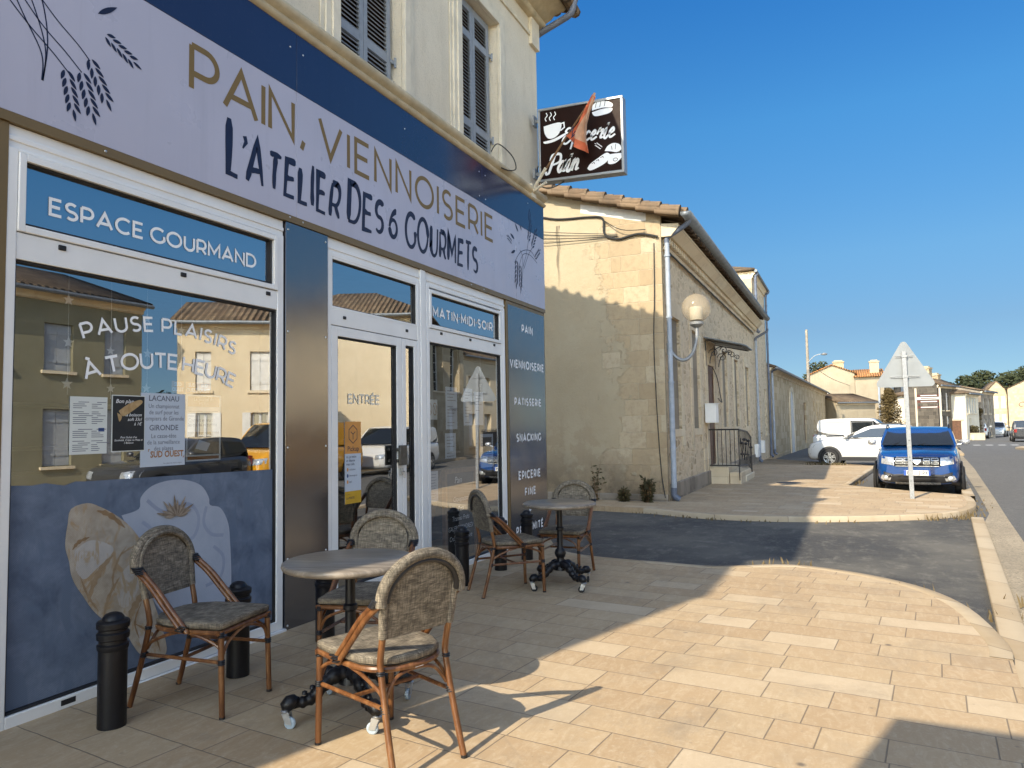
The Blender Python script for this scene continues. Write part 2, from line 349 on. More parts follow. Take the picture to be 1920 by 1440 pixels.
def mat_gable():
    m = NM('old_gable_render', .92, spec=.2); p = m.xyz(); n1 = m.noise(.8, 6, .65); n2 = m.noise(60, 4, .7); n3 = m.noise(2.6, 6, .7)
    pl = m.ramp(n1, (.3, (.385, .315, .21)), (.7, (.45, .38, .265)))
    wob = m.math('MULTIPLY', m.math('SUBTRACT', m.noise(5, 4), .5), .05)
    rr, j, _ = tile_nodes(m, m.math('ADD', p[1], wob), m.math('ADD', p[2], wob), .335, .72, .007, .5)
    st = m.ramp(rr, (0, (.37, .285, .18)), (.5, (.43, .34, .22)), (1, (.48, .40, .28))); st = m.mix(m.rng(m.noise(9, 6, .75), .48, .7, 0, .6), st, (.30, .22, .14)); st = m.mix(m.math('MULTIPLY', j, .6), st, (.50, .42, .30))
    edge = m.math('MULTIPLY_ADD', rr, .75, m.math('MULTIPLY', n3, 1.75)); bare = m.rng(m.math('SUBTRACT', m.math('SUBTRACT', edge, m.math('MULTIPLY', p[1], 1.12)), m.rng(p[2], 3.4, 5.2, .15, -.35)), -.06, .06)
    b = m.mix(bare, pl, st)
    low = m.math('MULTIPLY', m.rng(p[2], .2, 2.4, 1, 0), m.rng(m.math('ADD', n3, m.rng(p[2], 0, 2.2, .22, -.1)), .50, .56)); b = m.mix(m.math('MULTIPLY', low, .75), b, (.33, .245, .155))
    damp = m.math('MULTIPLY', m.rng(p[2], .3, 1.3, 1, 0), m.rng(m.noise(1.5, 6, .75), .42, .6)); b = m.mix(m.math('MULTIPLY', damp, .8), b, (.12, .095, .07))
    b = m.mix(m.rng(m.noise(1.1, 6, .75, v=m.map(sc=(2.5, 2.5, .3))), .55, .8, 0, .35), b, (.30, .235, .16)); b = m.mix(m.rng(n2, .6, .72, 0, .3), b, (.22, .17, .11))
    m.set('Base Color', b); h = m.math('ADD', m.math('MULTIPLY', n2, .4), m.math('ADD', m.math('MULTIPLY', m.noise(12, 5, .65), .7), m.math('MULTIPLY', m.math('SUBTRACT', 1.0, bare), .9))); h = m.math('SUBTRACT', h, m.math('MULTIPLY', m.math('MULTIPLY', j, bare), .7)); h = m.math('SUBTRACT', h, m.math('MULTIPLY', low, .5))
    m.bump(h, .7, .018); return m.mat
MT['gable'] = mat_gable()
MT['ashlar'] = mat_ashlar('ashlar_stone', ((.40, .29, .165), (.50, .385, .235), (.58, .47, .315)), bw=.55, bh=.33, rub=.3)
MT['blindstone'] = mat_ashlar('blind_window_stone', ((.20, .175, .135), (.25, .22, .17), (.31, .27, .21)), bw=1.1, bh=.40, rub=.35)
MT['trimstone'] = mat_ashlar('dressed_stone_trim', ((.60, .49, .34), (.66, .55, .39), (.70, .61, .45)), bw=1.2, bh=.45, rub=.35)
MT['rubble'] = mat_rubble('rubble_stone')
MT['roof'] = mat_roof('clay_tile_roof', (.15, .10, .065), (.27, .195, .125))
MT['roofo'] = mat_roof('orange_tile_roof', (.40, .17, .06), (.50, .25, .10))
MT['zinc'] = plain('zinc_gutter', (.17, .19, .21), .5, .4, var=.2, sc=7)
MT['pipe'] = plain('grey_blue_pipe', (.34, .38, .44), .55, var=.2, sc=5)
MT['pipedark'] = plain('dark_pipe', (.12, .14, .19), .55, var=.2, sc=5)
MT['cable'] = plain('black_cable', (.015, .015, .015), .6)
MT['iron'] = plain('wrought_iron', (.018, .016, .016), .5, var=.3, sc=30)
MT['signback'] = plain('grey_sign_back', (.235, .25, .26), .5, .10, var=.10, sc=2.5)
MT['brown'] = plain('brown_sign_face', (.016, .005, .003), .45, var=.1, spec=.15)
MT['alu'] = plain('aluminium_edge', (.36, .37, .38), .4, .5, var=.06)
MT['flag'] = plain('orange_flag_cloth', (.55, .13, .055), .85, var=.25, sc=9)
MT['flagpale'] = plain('faded_flag_cloth', (.52, .30, .19), .85, var=.2, sc=9)
MT['woodpole'] = plain('wooden_pole', (.20, .11, .05), .75, var=.3, sc=20)
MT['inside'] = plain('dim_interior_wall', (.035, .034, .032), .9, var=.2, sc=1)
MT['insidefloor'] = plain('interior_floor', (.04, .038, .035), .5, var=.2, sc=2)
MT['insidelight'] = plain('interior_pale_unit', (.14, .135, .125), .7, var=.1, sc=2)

# ------------------------------------------------------------------ lettering: a plain stroke alphabet, built as ribbons
def arc(cx, cy, rx, ry, a0, a1, n=14):
    return [(cx + rx * cos(rad(lerp(a0, a1, i / n))), cy + ry * sin(rad(lerp(a0, a1, i / n)))) for i in range(n + 1)]
GL = {
 'A': (.88, [[(0, 0), (.44, 1), (.88, 0)], [(.155, .29), (.725, .29)]]),
 'B': (.66, [[(0, .5), (.36, .5)] + arc(.36, .75, .26, .25, -90, 90) + [(0, 1), (0, 0), (.38, 0)] + arc(.38, .25, .28, .25, -90, 90) + [(.3, .5)]]),
 'C': (.84, [arc(.5, .5, .5, .5, 48, 312, 22)]),
 'D': (.80, [[(0, 0), (0, 1), (.32, 1)] + arc(.32, .5, .48, .5, 90, -90, 18) + [(0, 0)]]),
 'E': (.58, [[(.58, 1), (0, 1), (0, 0), (.60, 0)], [(0, .51), (.52, .51)]]),
 'F': (.56, [[(.57, 1), (0, 1), (0, 0)], [(0, .48), (.5, .48)]]),
 'G': (.88, [arc(.5, .5, .5, .5, 48, 330, 22) + [(.90, .47)], [(.90, .50), (.90, .16)]]),
 'H': (.72, [[(0, 0), (0, 1)], [(.72, 0), (.72, 1)], [(0, .5), (.72, .5)]]),
 'I': (.0, [[(0, 0), (0, 1)]]),
 'K': (.66, [[(0, 0), (0, 1)], [(.62, 1), (.02, .38)], [(.2, .55), (.66, 0)]]),
 'L': (.54, [[(0, 1), (0, 0), (.54, 0)]]),
 'M': (.88, [[(0, 0), (0, 1), (.44, .28), (.88, 1), (.88, 0)]]),
 'N': (.74, [[(0, 0), (0, 1), (.74, 0), (.74, 1)]]),
 'O': (1.0, [arc(.5, .5, .5, .5, 0, 360, 32)]),
 'P': (.64, [[(0, 0), (0, 1)], [(.0, 1), (.34, 1)] + arc(.34, .68, .30, .32, 90, -90) + [(0, .36)]]),
 'R': (.64, [[(0, 0), (0, 1)], [(.0, 1), (.34, 1)] + arc(.34, .68, .30, .32, 90, -90) + [(0, .36)], [(.36, .36), (.66, 0)]]),
 'S': (.60, [arc(.30, .745, .28, .255, 40, 270) + arc(.31, .245, .29, .245, 90, -140)]),
 'T': (.70, [[(0, 1), (.70, 1)], [(.35, 1), (.35, 0)]]),
 'U': (.72, [[(0, 1), (0, .36)] + arc(.36, .36, .36, .36, 180, 360, 16) + [(.72, 1)]]),
 'V': (.84, [[(0, 1), (.42, 0), (.84, 1)]]),
 'X': (.74, [[(0, 0), (.74, 1)], [(0, 1), (.74, 0)]]),
 'Y': (.76, [[(0, 1), (.38, .45), (.76, 1)], [(.38, .45), (.38, 0)]]),
 '6': (.62, [[(.50, .96)] + arc(.62, .34, .62, .64, 105, 180, 10), arc(.31, .31, .31, .31, 180, 540, 24)]),
 '1': (.30, [[(0, .82), (.28, 1), (.28, 0)]]),
 '2': (.56, [arc(.27, .72, .27, .28, 160, -35) + [(0, 0), (.58, 0)]]),
 '-': (.32, [[(0, .42), (.32, .42)]]), ',': (.08, [[(.08, .09), (0, -.15)]]), "'": (.05, [[(.05, 1), (0, .76)]]),
 '·': (.0, [arc(0, .5, .035, .035, 0, 360, 8)]), '&': (.70, [[(.70, 0), (.14, .68)] + arc(.31, .80, .19, .20, 200, -20, 12) + [(.2, .5)] + arc(.27, .25, .27, .25, 110, 300, 14) + [(.66, .42)]]),
 ' ': (.22, []),
}
GL['É'] = (GL['E'][0], GL['E'][1] + [[(.22, 1.14), (.40, 1.30)]]); GL['À'] = (GL['A'][0], GL['A'][1] + [[(.30, 1.28), (.50, 1.13)]])
def ribbon(mb, pts, wid, mp, t, m=0, thick=.0015):
    """flat ribbon of varying width along 2D points; mp(u,v,t) places it"""
    P = [Vector(p) for p in pts]; n = len(P); closed = (P[0] - P[-1]).length < 1e-6 and n > 3
    if closed: P = P[:-1]; n -= 1
    Wd = list(wid) if isinstance(wid, (list, tuple)) else [wid] * n
    Lf, Rt = [], []
    for i in range(n):
        a = P[i - 1] if (i or closed) else None; b = P[(i + 1) % n] if (i < n - 1 or closed) else None
        d1 = (P[i] - a).normalized() if a is not None and (P[i] - a).length > 1e-9 else None
        d2 = (b - P[i]).normalized() if b is not None and (b - P[i]).length > 1e-9 else None
        d1 = d1 or d2 or Vector((1, 0)); d2 = d2 or d1
        n1 = Vector((-d1.y, d1.x)); n2 = Vector((-d2.y, d2.x)); q = n1 + n2
        q = n1 if q.length < .2 else q.normalized(); k = min(1.0 / max(.2, q.dot(n1)), 2.2)
        h = Wd[min(i, len(Wd) - 1)] / 2 * k; Lf.append(P[i] + q * h); Rt.append(P[i] - q * h)
    vs = [mp(p.x, p.y, t) for p in Lf] + [mp(p.x, p.y, t) for p in Rt]
    fs = [(i, (i + 1) % n, n + (i + 1) % n, n + i) for i in range(n if closed else n - 1)]
    mb.add(vs, fs, m)
def stroke_text(mb, s, x0, x1, z0, z1, wt, mp, ws=1.0, m=0, arch=None, t=0.0):
    h = z1 - z0; w = wt * h; chars = list(s)
    wid = [(GL[c][0] * ws * h + (w if GL[c][0] < 5 and c != ' ' else 0)) for c in chars]
    tr = ((x1 - x0) - sum(wid)) / max(1, len(chars) - 1); x = x0
    for i, c in enumerate(chars):
        for k, st in enumerate(GL[c][1]):
            pts = [(x + w / 2 + px * ws * h, z0 + w / 2 + pz * (h - w)) for px, pz in st]
            if arch:                       # bend the line of text over a circle centred below it
                cx, R = arch; gx = x + wid[i] / 2; th = (gx - cx) / R
                q = []
                for px, pz in pts:
                    rr = R + (pz - z0); tt = th + (px - gx) / R; q.append((cx + rr * sin(tt), z0 - R + rr * cos(tt)))
                pts = q
            ribbon(mb, pts, w, mp, t + .0004 * k + .0002 * (i % 2), m)
        x += wid[i] + tr
def font_mesh(mb, body, size, mp, x, z, align='LEFT', m=0, t=0.0, bold=0.0, sx=1.0, shear=0.0):
    cu = bpy.data.curves.new('txt', 'FONT'); cu.body = body; cu.size = size; cu.align_x = align; cu.resolution_u = 2; cu.offset = bold; cu.shear = shear
    o = bpy.data.objects.new('txt', cu); me = bpy.data.meshes.new_from_object(o)
    mb.add([mp(x + v.co.x * sx, z + v.co.y, t) for v in me.vertices], [tuple(p.vertices) for p in me.polygons], m)
    bpy.data.objects.remove(o); bpy.data.curves.remove(cu); bpy.data.meshes.remove(me)
def leaf_shape(cx, cy, L, w, a, n=7):
    p = []
    for i in range(n + 1): t = i / n; p.append((t * L, w * sin(pi * t) ** .8 * (1 - .3 * t)))
    for i in range(n - 1, 0, -1): t = i / n; p.append((t * L, -w * sin(pi * t) ** .8 * (1 - .3 * t)))
    return [(cx + x * cos(a) - y * sin(a), cy + x * sin(a) + y * cos(a)) for x, y in p]
def flat(mb, poly, mp, t, m=0): mb.add([mp(u, v, t) for u, v in poly], [tuple(range(len(poly)))], m)
def wheat_ear(mb, mp, base, a, L, t, m=0):
    n = 5; bx, bz = base
    for i in range(n):
        d = L * .80 * i / n; px, pz = bx + d * cos(a), bz + d * sin(a); sz = L * .235
        for s_ in (1, -1): flat(mb, leaf_shape(px + .010 * s_ * -sin(a), pz + .010 * s_ * cos(a), sz, sz * .20, a + s_ * .50), mp, t + .0002 * i, m)
    flat(mb, leaf_shape(bx + L * .77 * cos(a), bz + L * .77 * sin(a), L * .25, L * .042, a), mp, t + .0013, m)

# ------------------------------------------------------------------ ground
def ground_sheet(name, poly, dz, mat, skirt=0.0, cut=14.0):
    b = bmesh.new(); f = b.faces.new([b.verts.new((x, y, 0)) for x, y in poly])
    bmesh.ops.triangulate(b, faces=[f])
    for yc in (cut,):
        bmesh.ops.bisect_plane(b, geom=b.verts[:] + b.edges[:] + b.faces[:], plane_co=(0, yc, 0), plane_no=(0, 1, 0))
    bmesh.ops.recalc_face_normals(b, faces=b.faces)
    if sum(f.normal.z for f in b.faces) < 0: bmesh.ops.reverse_faces(b, faces=b.faces)
    if skirt:
        bd = [e for e in b.edges if e.is_boundary]; r = bmesh.ops.extrude_edge_only(b, edges=bd)
        nv = [g for g in r['geom'] if isinstance(g, bmesh.types.BMVert)]
        for v in b.verts: v.co.z = gz(v.co.y) + dz
        for v in nv: v.co.z -= skirt
    else:
        for v in b.verts: v.co.z = gz(v.co.y) + dz
    me = bpy.data.meshes.new(name); b.to_mesh(me); b.free(); me.materials.append(mat)
    o = bpy.data.objects.new(name, me); COL.objects.link(o); return structure(o)
def strip(name, pts, width, dz, thick, mat, inset=0.0):
    """a run of kerb stones along 2D points; width goes to the left of the run"""
    P = [Vector(p) for p in pts]; n = len(P); prof = [(0, -thick), (0, -.012), (.012, 0), (width - .006, 0), (width, -.006), (width, -thick)]
    rows = []
    for i in range(n):
        d = (P[min(n - 1, i + 1)] - P[max(0, i - 1)]).normalized(); nn = Vector((-d.y, d.x))
        rows.append([((P[i] + nn * (inset + a)).x, (P[i] + nn * (inset + a)).y, gz(P[i].y) + dz + z) for a, z in prof])
    mb = MB(); mb.grid(rows); return structure(mb.build(name, mat, ang=50))
road_u = Vector((sin(ROADAZ), cos(ROADAZ)))
ground_sheet('road', [(-60, -40), (140, -40), (260, 700), (-260, 700), (-60, 100)], -.115, MT['asphalt'])
near_kerb = smooth_path([(-3.62, 8.90), (-3.2, 8.15), (-2.80, 7.84), (-2.2, 7.72), (-1.85, 7.70), (-1.29, 7.66), (-.72, 7.98), (-.35, 7.99), (.18, 7.69), (.58, 7.21), (.80, 6.55), (.875, 5.6), (.84, 5.2)], 4)
ground_sheet('pavement', [(-5.0, 8.9)] + [(p.x, p.y) for p in near_kerb] + [(-.30, -6), (-.63, -8), (-5, -8)], 0, MT['paving'], .1)
strip('kerb', [(p.x, p.y) for p in near_kerb], .13, .004, .12, MT['kerb'], inset=-.125)
ground_sheet('driveway', [(-9, 7), (-2.6, 7.3), (.5, 6.5), (.95, 5.2), (1.10, 7.4), (1.80, 14.1), (1.2, 13.9), (-3, 12.9), (-9, 14)], -.085, MT['drive'])
kL = [(-.62 + .112 * (y + 8) - .04, y) for y in (-8, -2, 2, 5, 7, 9, 11, 13, 13.7)]
kR = [(x + .16, y) for x, y in kL]
strip('kerb', kR, .17, -.035, .1, MT['kerb'])
ground_sheet('gutter', [(x + .01, y) for x, y in kR] + [(2.2, 15), (2.6, 19), (3.55, 29), (4.9, 42), (5.6, 48), (5.75, 48), (5.12, 42), (3.9, 29), (2.75, 18), (2.02, 11.2), (.45, -8)], -.108, MT['gutter'])
far_kerb = smooth_path([(-3.45, 13.1), (-3.19, 12.97), (-2.44, 12.57), (-1.55, 12.44), (-.43, 12.66), (.82, 13.34), (1.58, 14.09), (1.98, 15.06), (2.14, 16.1), (2.2, 17.1)], 4)
pocket = [(2.08, 17.5), (1.15, 18.25), (-.03, 19.42), (.49, 24.5), (.9, 28.4)]
ground_sheet('pavement', [(-5, 13.3)] + [(p.x, p.y) for p in far_kerb] + pocket + [(-1.1, 28.75), (-3.2, 28.9), (-3.2, 34), (-2.4, 60), (-5, 60), (-5, 34)], 0, MT['paving'], .12)
strip('kerb', [(p.x, p.y) for p in far_kerb], .15, .004, .13, MT['kerb'], inset=-.012)
strip('kerb', [(2.3, 17.2), (2.66, 20.9), (3.58, 30), (4.6, 40), (5.4, 48)][::1], .2, .0, .12, MT['kerb'])
strip('kerb', pocket[1:][::1], .14, .004, .10, MT['kerb'], inset=-.01)
ground_sheet('pavement', [(5.0, 40), (5.9, 50), (7.2, 62), (8.6, 72), (13, 95), (10, 97), (5, 74), (1.5, 60), (2.6, 50), (3.9, 41.5)], -.01, MT['kerb'], .1)
ground_sheet('pavement', [(8.3, -8), (9.6, 15), (11.3, 34), (12.0, 45), (30, 45), (30, -8)], -.005, MT['kerb'], .12)
ground_sheet('pavement', [(9.0, 45.5), (8.7, 49.5), (9.3, 51.2), (10.3, 51), (12.2, 45.5)], 0, MT['kerb'], .12)
mk = MB()
for i in range(5):
    x = 7.75 + .72 * i; y = 57.3; mk.add([(x, y, gz(y) - .110), (x + .42, y + .02, gz(y) - .110), (x + .45, y + .9, gz(y) - .110), (x + .03, y + .88, gz(y) - .110)], [(0, 1, 2, 3)])
structure(mk.build('crosswalk', MT['roadpaint']))
mk = MB(); mk.lathe([(0, .003), (.30, .003), (.30, 0)], (-1.42, 19.95, gz(19.95)), 20)
structure(mk.build('manhole_cover', MT['iron']))

# ------------------------------------------------------------------ the bakery: the building
XF = -3.696
shop = thing('bakery_building', 'cream two storey corner bakery with white framed shop windows under a lavender fascia', 'building', (XF, 0, 0), pi / 2)
# local frame: x = along the street (world Y), y = into the house, z = up
def wall_holes(mb, x0, x1, z0, z1, holes, y=0.0, depth=.15, m=0, mr=None):
    xs = sorted({x0, x1, *[h[0] for h in holes], *[h[1] for h in holes]}); zs = sorted({z0, z1, *[h[2] for h in holes], *[h[3] for h in holes]})
    for i in range(len(xs) - 1):
        for j in range(len(zs) - 1):
            cx, cz = (xs[i] + xs[i + 1]) / 2, (zs[j] + zs[j + 1]) / 2
            if any(h[0] < cx < h[1] and h[2] < cz < h[3] for h in holes): continue
            mb.add([(xs[i], y, zs[j]), (xs[i + 1], y, zs[j]), (xs[i + 1], y, zs[j + 1]), (xs[i], y, zs[j + 1])], [(0, 1, 2, 3)], m)
    r = m if mr is None else mr
    for h in holes:
        a, b, c, d = h[:4]; e = y + depth
        mb.add([(a, y, c), (b, y, c), (b, y, d), (a, y, d), (a, e, c), (b, e, c), (b, e, d), (a, e, d)], [(0, 1, 5, 4), (1, 2, 6, 5), (2, 3, 7, 6), (3, 0, 4, 7)], r)
HS = 7.0
W1, W2 = (4.69, 5.66, 4.50, 6.36), (6.81, 7.78, 4.50, 6.36); W0 = (2.57, 3.54, 4.50, 6.36)
mb = MB(); wall_holes(mb, -.3, 9.05, 4.45, HS, [W0, W1, W2], y=.045, depth=.17)
mb.box(9.03, 9.05, .05, 8.3, -.3, HS); mb.box(-.3, -.28, .05, 8.3, -.3, HS); mb.box(-.3, 9.05, 8.25, 8.3, -.3, HS)
mb.box(-.28, 9.03, .06, .30, HS - .02, HS); mb.box(-.28, 1.99, .05, .2, -.2, 4.45)
mb.build('upper_wall', MT['cream'], shop)
def surround(w):
    q = MB(); a, b, c, d = w
    for k, (o_, i_, y0) in enumerate(((.22, .17, .030), (.17, .10, .012), (.10, .0, -.004))):
        q.box(a - o_, a - i_, y0, .044, c - .05, d + o_); q.box(b + i_, b + o_, y0, .044, c - .05, d + o_)
        q.box(a - i_, b + i_, y0, .044, d + i_, d + o_)
    return q.build('window_surround', MT['creamtrim'], shop, bevel=.006)
def louvre_shutter(w, parent):
    a, b, c, d = w; mid = (a + b) / 2
    for s0, s1 in ((a + .008, mid - .004), (mid + .004, b - .06)):
        q = MB(); y0, y1 = .13, .165; st = .055
        q.box(s0, s0 + st, y0, y1, c + .02, d - .015); q.box(s1 - st, s1, y0, y1, c + .02, d - .015)
        rails = [c + .02, c + .36, d - .44, d - .10]
        for z in rails: q.box(s0 + st, s1 - st, y0 + .002, y1 - .002, z, z + .085)
        for z0, z1 in zip(rails[:-1], rails[1:]):
            n = max(2, int((z1 - z0 - .085) / .042))
            for i in range(n):
                z = z0 + .085 + (z1 - z0 - .085) * (i + .5) / n
                q.add([(s0 + st, y0 + .002, z - .018), (s1 - st, y0 + .002, z - .018), (s1 - st, y1 - .004, z + .016), (s0 + st, y1 - .004, z + .016),
                       (s0 + st, y0 + .008, z - .021), (s1 - st, y0 + .008, z - .021), (s1 - st, y1, z + .011), (s0 + st, y1, z + .011)], [(0, 1, 2, 3), (7, 6, 5, 4), (0, 4, 5, 1), (3, 2, 6, 7)])
        q.box(s0 + st, s1 - st, y1 + .012, y1 + .016, c + .02, d - .02, 1)
        sh = q.build('shutter', [MT['shutter'], MT['shutdark']], parent)
        sx = s1 if s1 > mid + .1 else s0
        if sx == s1:
            for z in (c + .38, d - .42):
                hq = MB(); hq.box(s1 - .01, s1 + .05, .118, .13, z, z + .035); hq.tube([(s1 + .052, .112, z - .03), (s1 + .052, .112, z + .065)], .013, 8); hq.build('hinge', MT['shutter'], sh)
for w in (W0, W1, W2):
    surround(w)
    win = MB().box(w[0], w[1], .20, .212, w[2], w[3]).build('window', MT['shutdark'], shop); louvre_shutter(w, win)
# string course above the fascia, frieze and cornice
def profile_run(mb, prof, x0, x1, m=0):
    mb.grid([[(x0, y, z) for y, z in prof], [(x1, y, z) for y, z in prof]], m)
    n = len(prof); mb.add([(x0, y, z) for y, z in prof], [tuple(range(n))], m); mb.add([(x1, y, z) for y, z in prof], [tuple(range(n - 1, -1, -1))], m)
mb = MB(); profile_run(mb, [(.044, 4.385), (-.02, 4.385), (-.05, 4.40), (-.055, 4.425), (-.035, 4.44), (-.035, 4.455), (-.07, 4.475), (-.085, 4.505), (-.075, 4.535), (-.03, 4.55), (.044, 4.59)], -.28, 9.06)
mb.build('string_course', MT['ochretrim'], shop, ang=60)
mb = MB(); profile_run(mb, [(.044, 6.74), (.02, 6.74), (.012, 6.77), (.035, 6.79), (.044, 6.79)], -.28, 9.04); mb.box(8.80, 9.06, -.005, .0435, 6.62, HS - .002)
mb.build('frieze', MT['creamtrim'], shop)
mb = MB(); profile_run(mb, [(.3, HS), (-.03, HS), (-.06, HS + .03), (-.06, HS + .07), (-.14, HS + .10), (-.20, HS + .16), (-.34, HS + .18), (-.38, HS + .22), (-.40, HS + .30), (.3, HS + .32)], -.3, 9.18)
mb.build('cornice', MT['ochretrim'], shop, ang=50)
mb = MB(); ov = .46
rz0, rz1 = HS + .22, HS + .22 + 4.46 * math.tan(rad(18.6))
mb.add([(-.35, -ov, rz0), (9.30, -ov, rz0), (9.30, 4.0, rz1), (-.35, 4.0, rz1), (9.30, 8.6, rz0), (-.35, 8.6, rz0)], [(0, 1, 2, 3), (3, 2, 4, 5)])
mb.add([(9.045, .05, HS), (9.045, 8.3, HS), (9.045, 8.3, rz0), (9.045, 4, rz1 - .1), (9.045, .05, rz0)], [(0, 1, 2, 3, 4)])
for i in range(16):
    t = i / 16; y = lerp(-ov, 4.0, t); z = lerp(rz0, rz1, t); mb.tube([(8.95, y, z + .02), (9.33, y + .01, z + .0)], .045, 8)
mb.build('roof', MT['roof'], shop, recalc=False, solid=.08)
mb = MB(); mb.tube(smooth_path([(9.10, -.52, 7.32), (9.10, -.52, 7.22), (9.11, -.46, 7.08), (9.12, -.30, 7.02), (9.12, -.02, 6.93), (9.13, .06, 6.9)], 5), .045, 12); mb.lathe([(.045, 7.22), (.09, 7.34), (.10, 7.40)], (9.10, -.52, 0), 12)
mb.build('rainwater_pipe', MT['pipedark'], shop)
mb = MB(); mb.tube(smooth_path([(7.45, -.02, 4.63), (7.62, -.03, 4.78), (7.95, -.06, 4.74), (8.02, -.08, 4.6), (7.8, -.09, 4.50), (7.6, -.08, 4.47)], 6), .007, 6); mb.build('loose_cable', MT['cable'], shop)

# ------------------------------------------------------------------ shopfront frames and glass
def FM(u, v, t): return (u, -t, v)                     # flat lettering on the street side of the shopfront
def frame_rect(mb, x0, x1, z0, z1, w, y0, y1, m=0, wb=None, wt=None):
    wb = w if wb is None else wb; wt = w if wt is None else wt
    mb.box(x0, x0 + w, y0, y1, z0, z1, m); mb.box(x1 - w, x1, y0, y1, z0, z1, m)
    mb.box(x0 + w, x1 - w, y0, y1, z0, z0 + wb, m); mb.box(x0 + w, x1 - w, y0, y1, z1 - wt, z1, m)
def seal_rect(mb, x0, x1, z0, z1, y0, y1, w=.012, m=1): frame_rect(mb, x0, x1, z0, z1, w, y0, y1, m)
def pane(name, x0, x1, z0, z1, y, parent): return MB().add([(x0, y, z0), (x1, y, z0), (x1, y, z1), (x0, y, z1)], [(0, 1, 2, 3)]).build(name, MT['glass'], parent, recalc=False)
GY = .030
# -- big left window
q = MB()
q.box(2.103, 4.018, .004, .09, 2.80, 2.915); q.box(2.103, 4.018, -.004, .02, 2.835, 2.862)
q.box(2.103, 2.150, -.008, .075, -.03, 2.80); q.box(3.953, 4.012, -.008, .075, -.03, 2.80); q.box(2.150, 3.953, -.008, .075, -.03, .03); q.box(2.150, 3.953, -.008, .075, 2.785, 2.80)
frame_rect(q, 2.152, 3.950, 2.385, 2.783, .036, -.016, .07, 0)
q.box(2.1505, 3.9525, -.004, .07, 2.245, 2.38)
q.box(2.09, 4.03, -.028, .06, -.10, -.032)
seal_rect(q, 2.150, 3.955, .03, 2.243, .006, .045); seal_rect(q, 2.188, 3.907, 2.424, 2.748, .004, .045)
for x in (2.36, 3.12, 3.84): q.box(x, x + .04, -.012, .0, 2.335, 2.362, 1)
q.box(2.42, 2.50, -.010, 0, -.012, .018, 1)
lw = q.build('display_window', [MT['white'], MT['dkseal']], shop, bevel=.004)
pane('window_pane', 2.162, 3.943, .042, 2.231, GY, lw); pane('transom_pane', 2.198, 3.897, 2.434, 2.738, GY, lw)
MB().box(2.198, 3.897, GY + .012, GY + .014, 2.434, 2.738).build('blue_film', MT['film'], lw)
q = MB(); stroke_text(q, 'ESPACE GOURMAND', 2.325, 3.778, 2.513, 2.612, .165, FM, 1.0, t=-GY + .003); q.build('lettering', MT['letter'], lw, recalc=False)
q = MB(); stroke_text(q, 'PAUSE PLAISIRS', 2.515, 3.595, 1.975, 2.067, .155, FM, 1.0, arch=(3.055, 1.55), t=-GY + .003); q.build('lettering', MT['letter'], lw, recalc=False); q = MB()
stroke_text(q, 'À TOUTE HEURE', 2.530, 3.585, 1.755, 1.855, .155, FM, 1.0, arch=(3.055, 1.45), t=-GY + .003); q.build('lettering', MT['letter'], lw, recalc=False)
# printed sticker over the lower pane: blue chalk ground, croissant, folded napkin, dried flower
def mat_print(name, a, b, c=None, sc=6, dots=True):
    m = NM(name, .75, spec=.2); f = m.noise(sc, 6, .65, dist=.4); col = m.ramp(f, (.3, a), (.7, b))
    if c: col = m.mix(m.rng(m.noise(sc * .8, 4, .6, v=m.map(sc=(1.2, 1, .55), rot=(0, .7, 0)), dist=1.5), .52, .62), col, c)
    if dots:
        p = m.xyz(); w = m.math('MULTIPLY', m.math('SINE', m.math('MULTIPLY', p[0], 2 * pi / .009)), m.math('SINE', m.math('MULTIPLY', p[2], 2 * pi / .009)))
        col = m.mix(m.rng(w, .1, .9, 0, .35), col, (.01, .014, .03))
    m.set('Base Color', col); return m.mat
stk = MB(); stk.prism([(2.163, .045), (3.942, .045), (3.942, 1.100), (3.4, 1.108), (2.56, 1.118), (2.50, 1.122), (2.44, 1.105), (2.34, 1.125), (2.28, 1.118), (2.163, 1.126)], lambda u, v, t: (u, t, v), GY - .0035, GY - .0015)
stk = stk.build('printed_sticker', mat_print('print_blue_slate', (.085, .115, .175), (.19, .235, .32), (.13, .17, .245), 5), lw)
def blob(pts, n=5): return [(p.x, p.y) for p in smooth_path(list(pts) + [pts[0]], n)[:-1]]
pr = lambda d: (lambda u, v, t: (u, GY - .0155 + d, v))
napk = MB(); flat(napk, blob([(2.768, .912), (2.876, .936), (2.889, 1.002), (2.959, 1.060), (3.078, 1.085), (3.203, 1.078), (3.318, 1.035), (3.378, .956), (3.390, .905), (3.475, .877), (3.539, .772), (3.558, .63), (3.569, .404), (3.552, .297), (3.48, .235), (3.245, .259), (3.058, .30), (2.94, .478), (2.852, .738)], 4), pr(.011), 0)
for k, ln in enumerate(([(2.93, .98), (3.05, .90), (3.22, .93), (3.30, .84), (3.26, .72), (3.12, .70)], [(3.36, .90), (3.34, .80), (3.40, .72), (3.50, .70)], [(3.42, .64), (3.50, .56), (3.48, .44), (3.36, .40)], [(2.90, .86), (2.98, .78), (3.0, .62)])):
    ribbon(napk, [(p.x, p.y) for p in smooth_path([(a, b, 0) for a, b in ln], 6)], .022, pr(.0107), 0, 1)
napk.build('napkin_print', [mat_print('print_napkin', (.34, .38, .47), (.44, .48, .56), None, 3), mat_print('print_napkin_fold', (.28, .32, .42), (.34, .38, .48), None, 5)], stk, recalc=False)
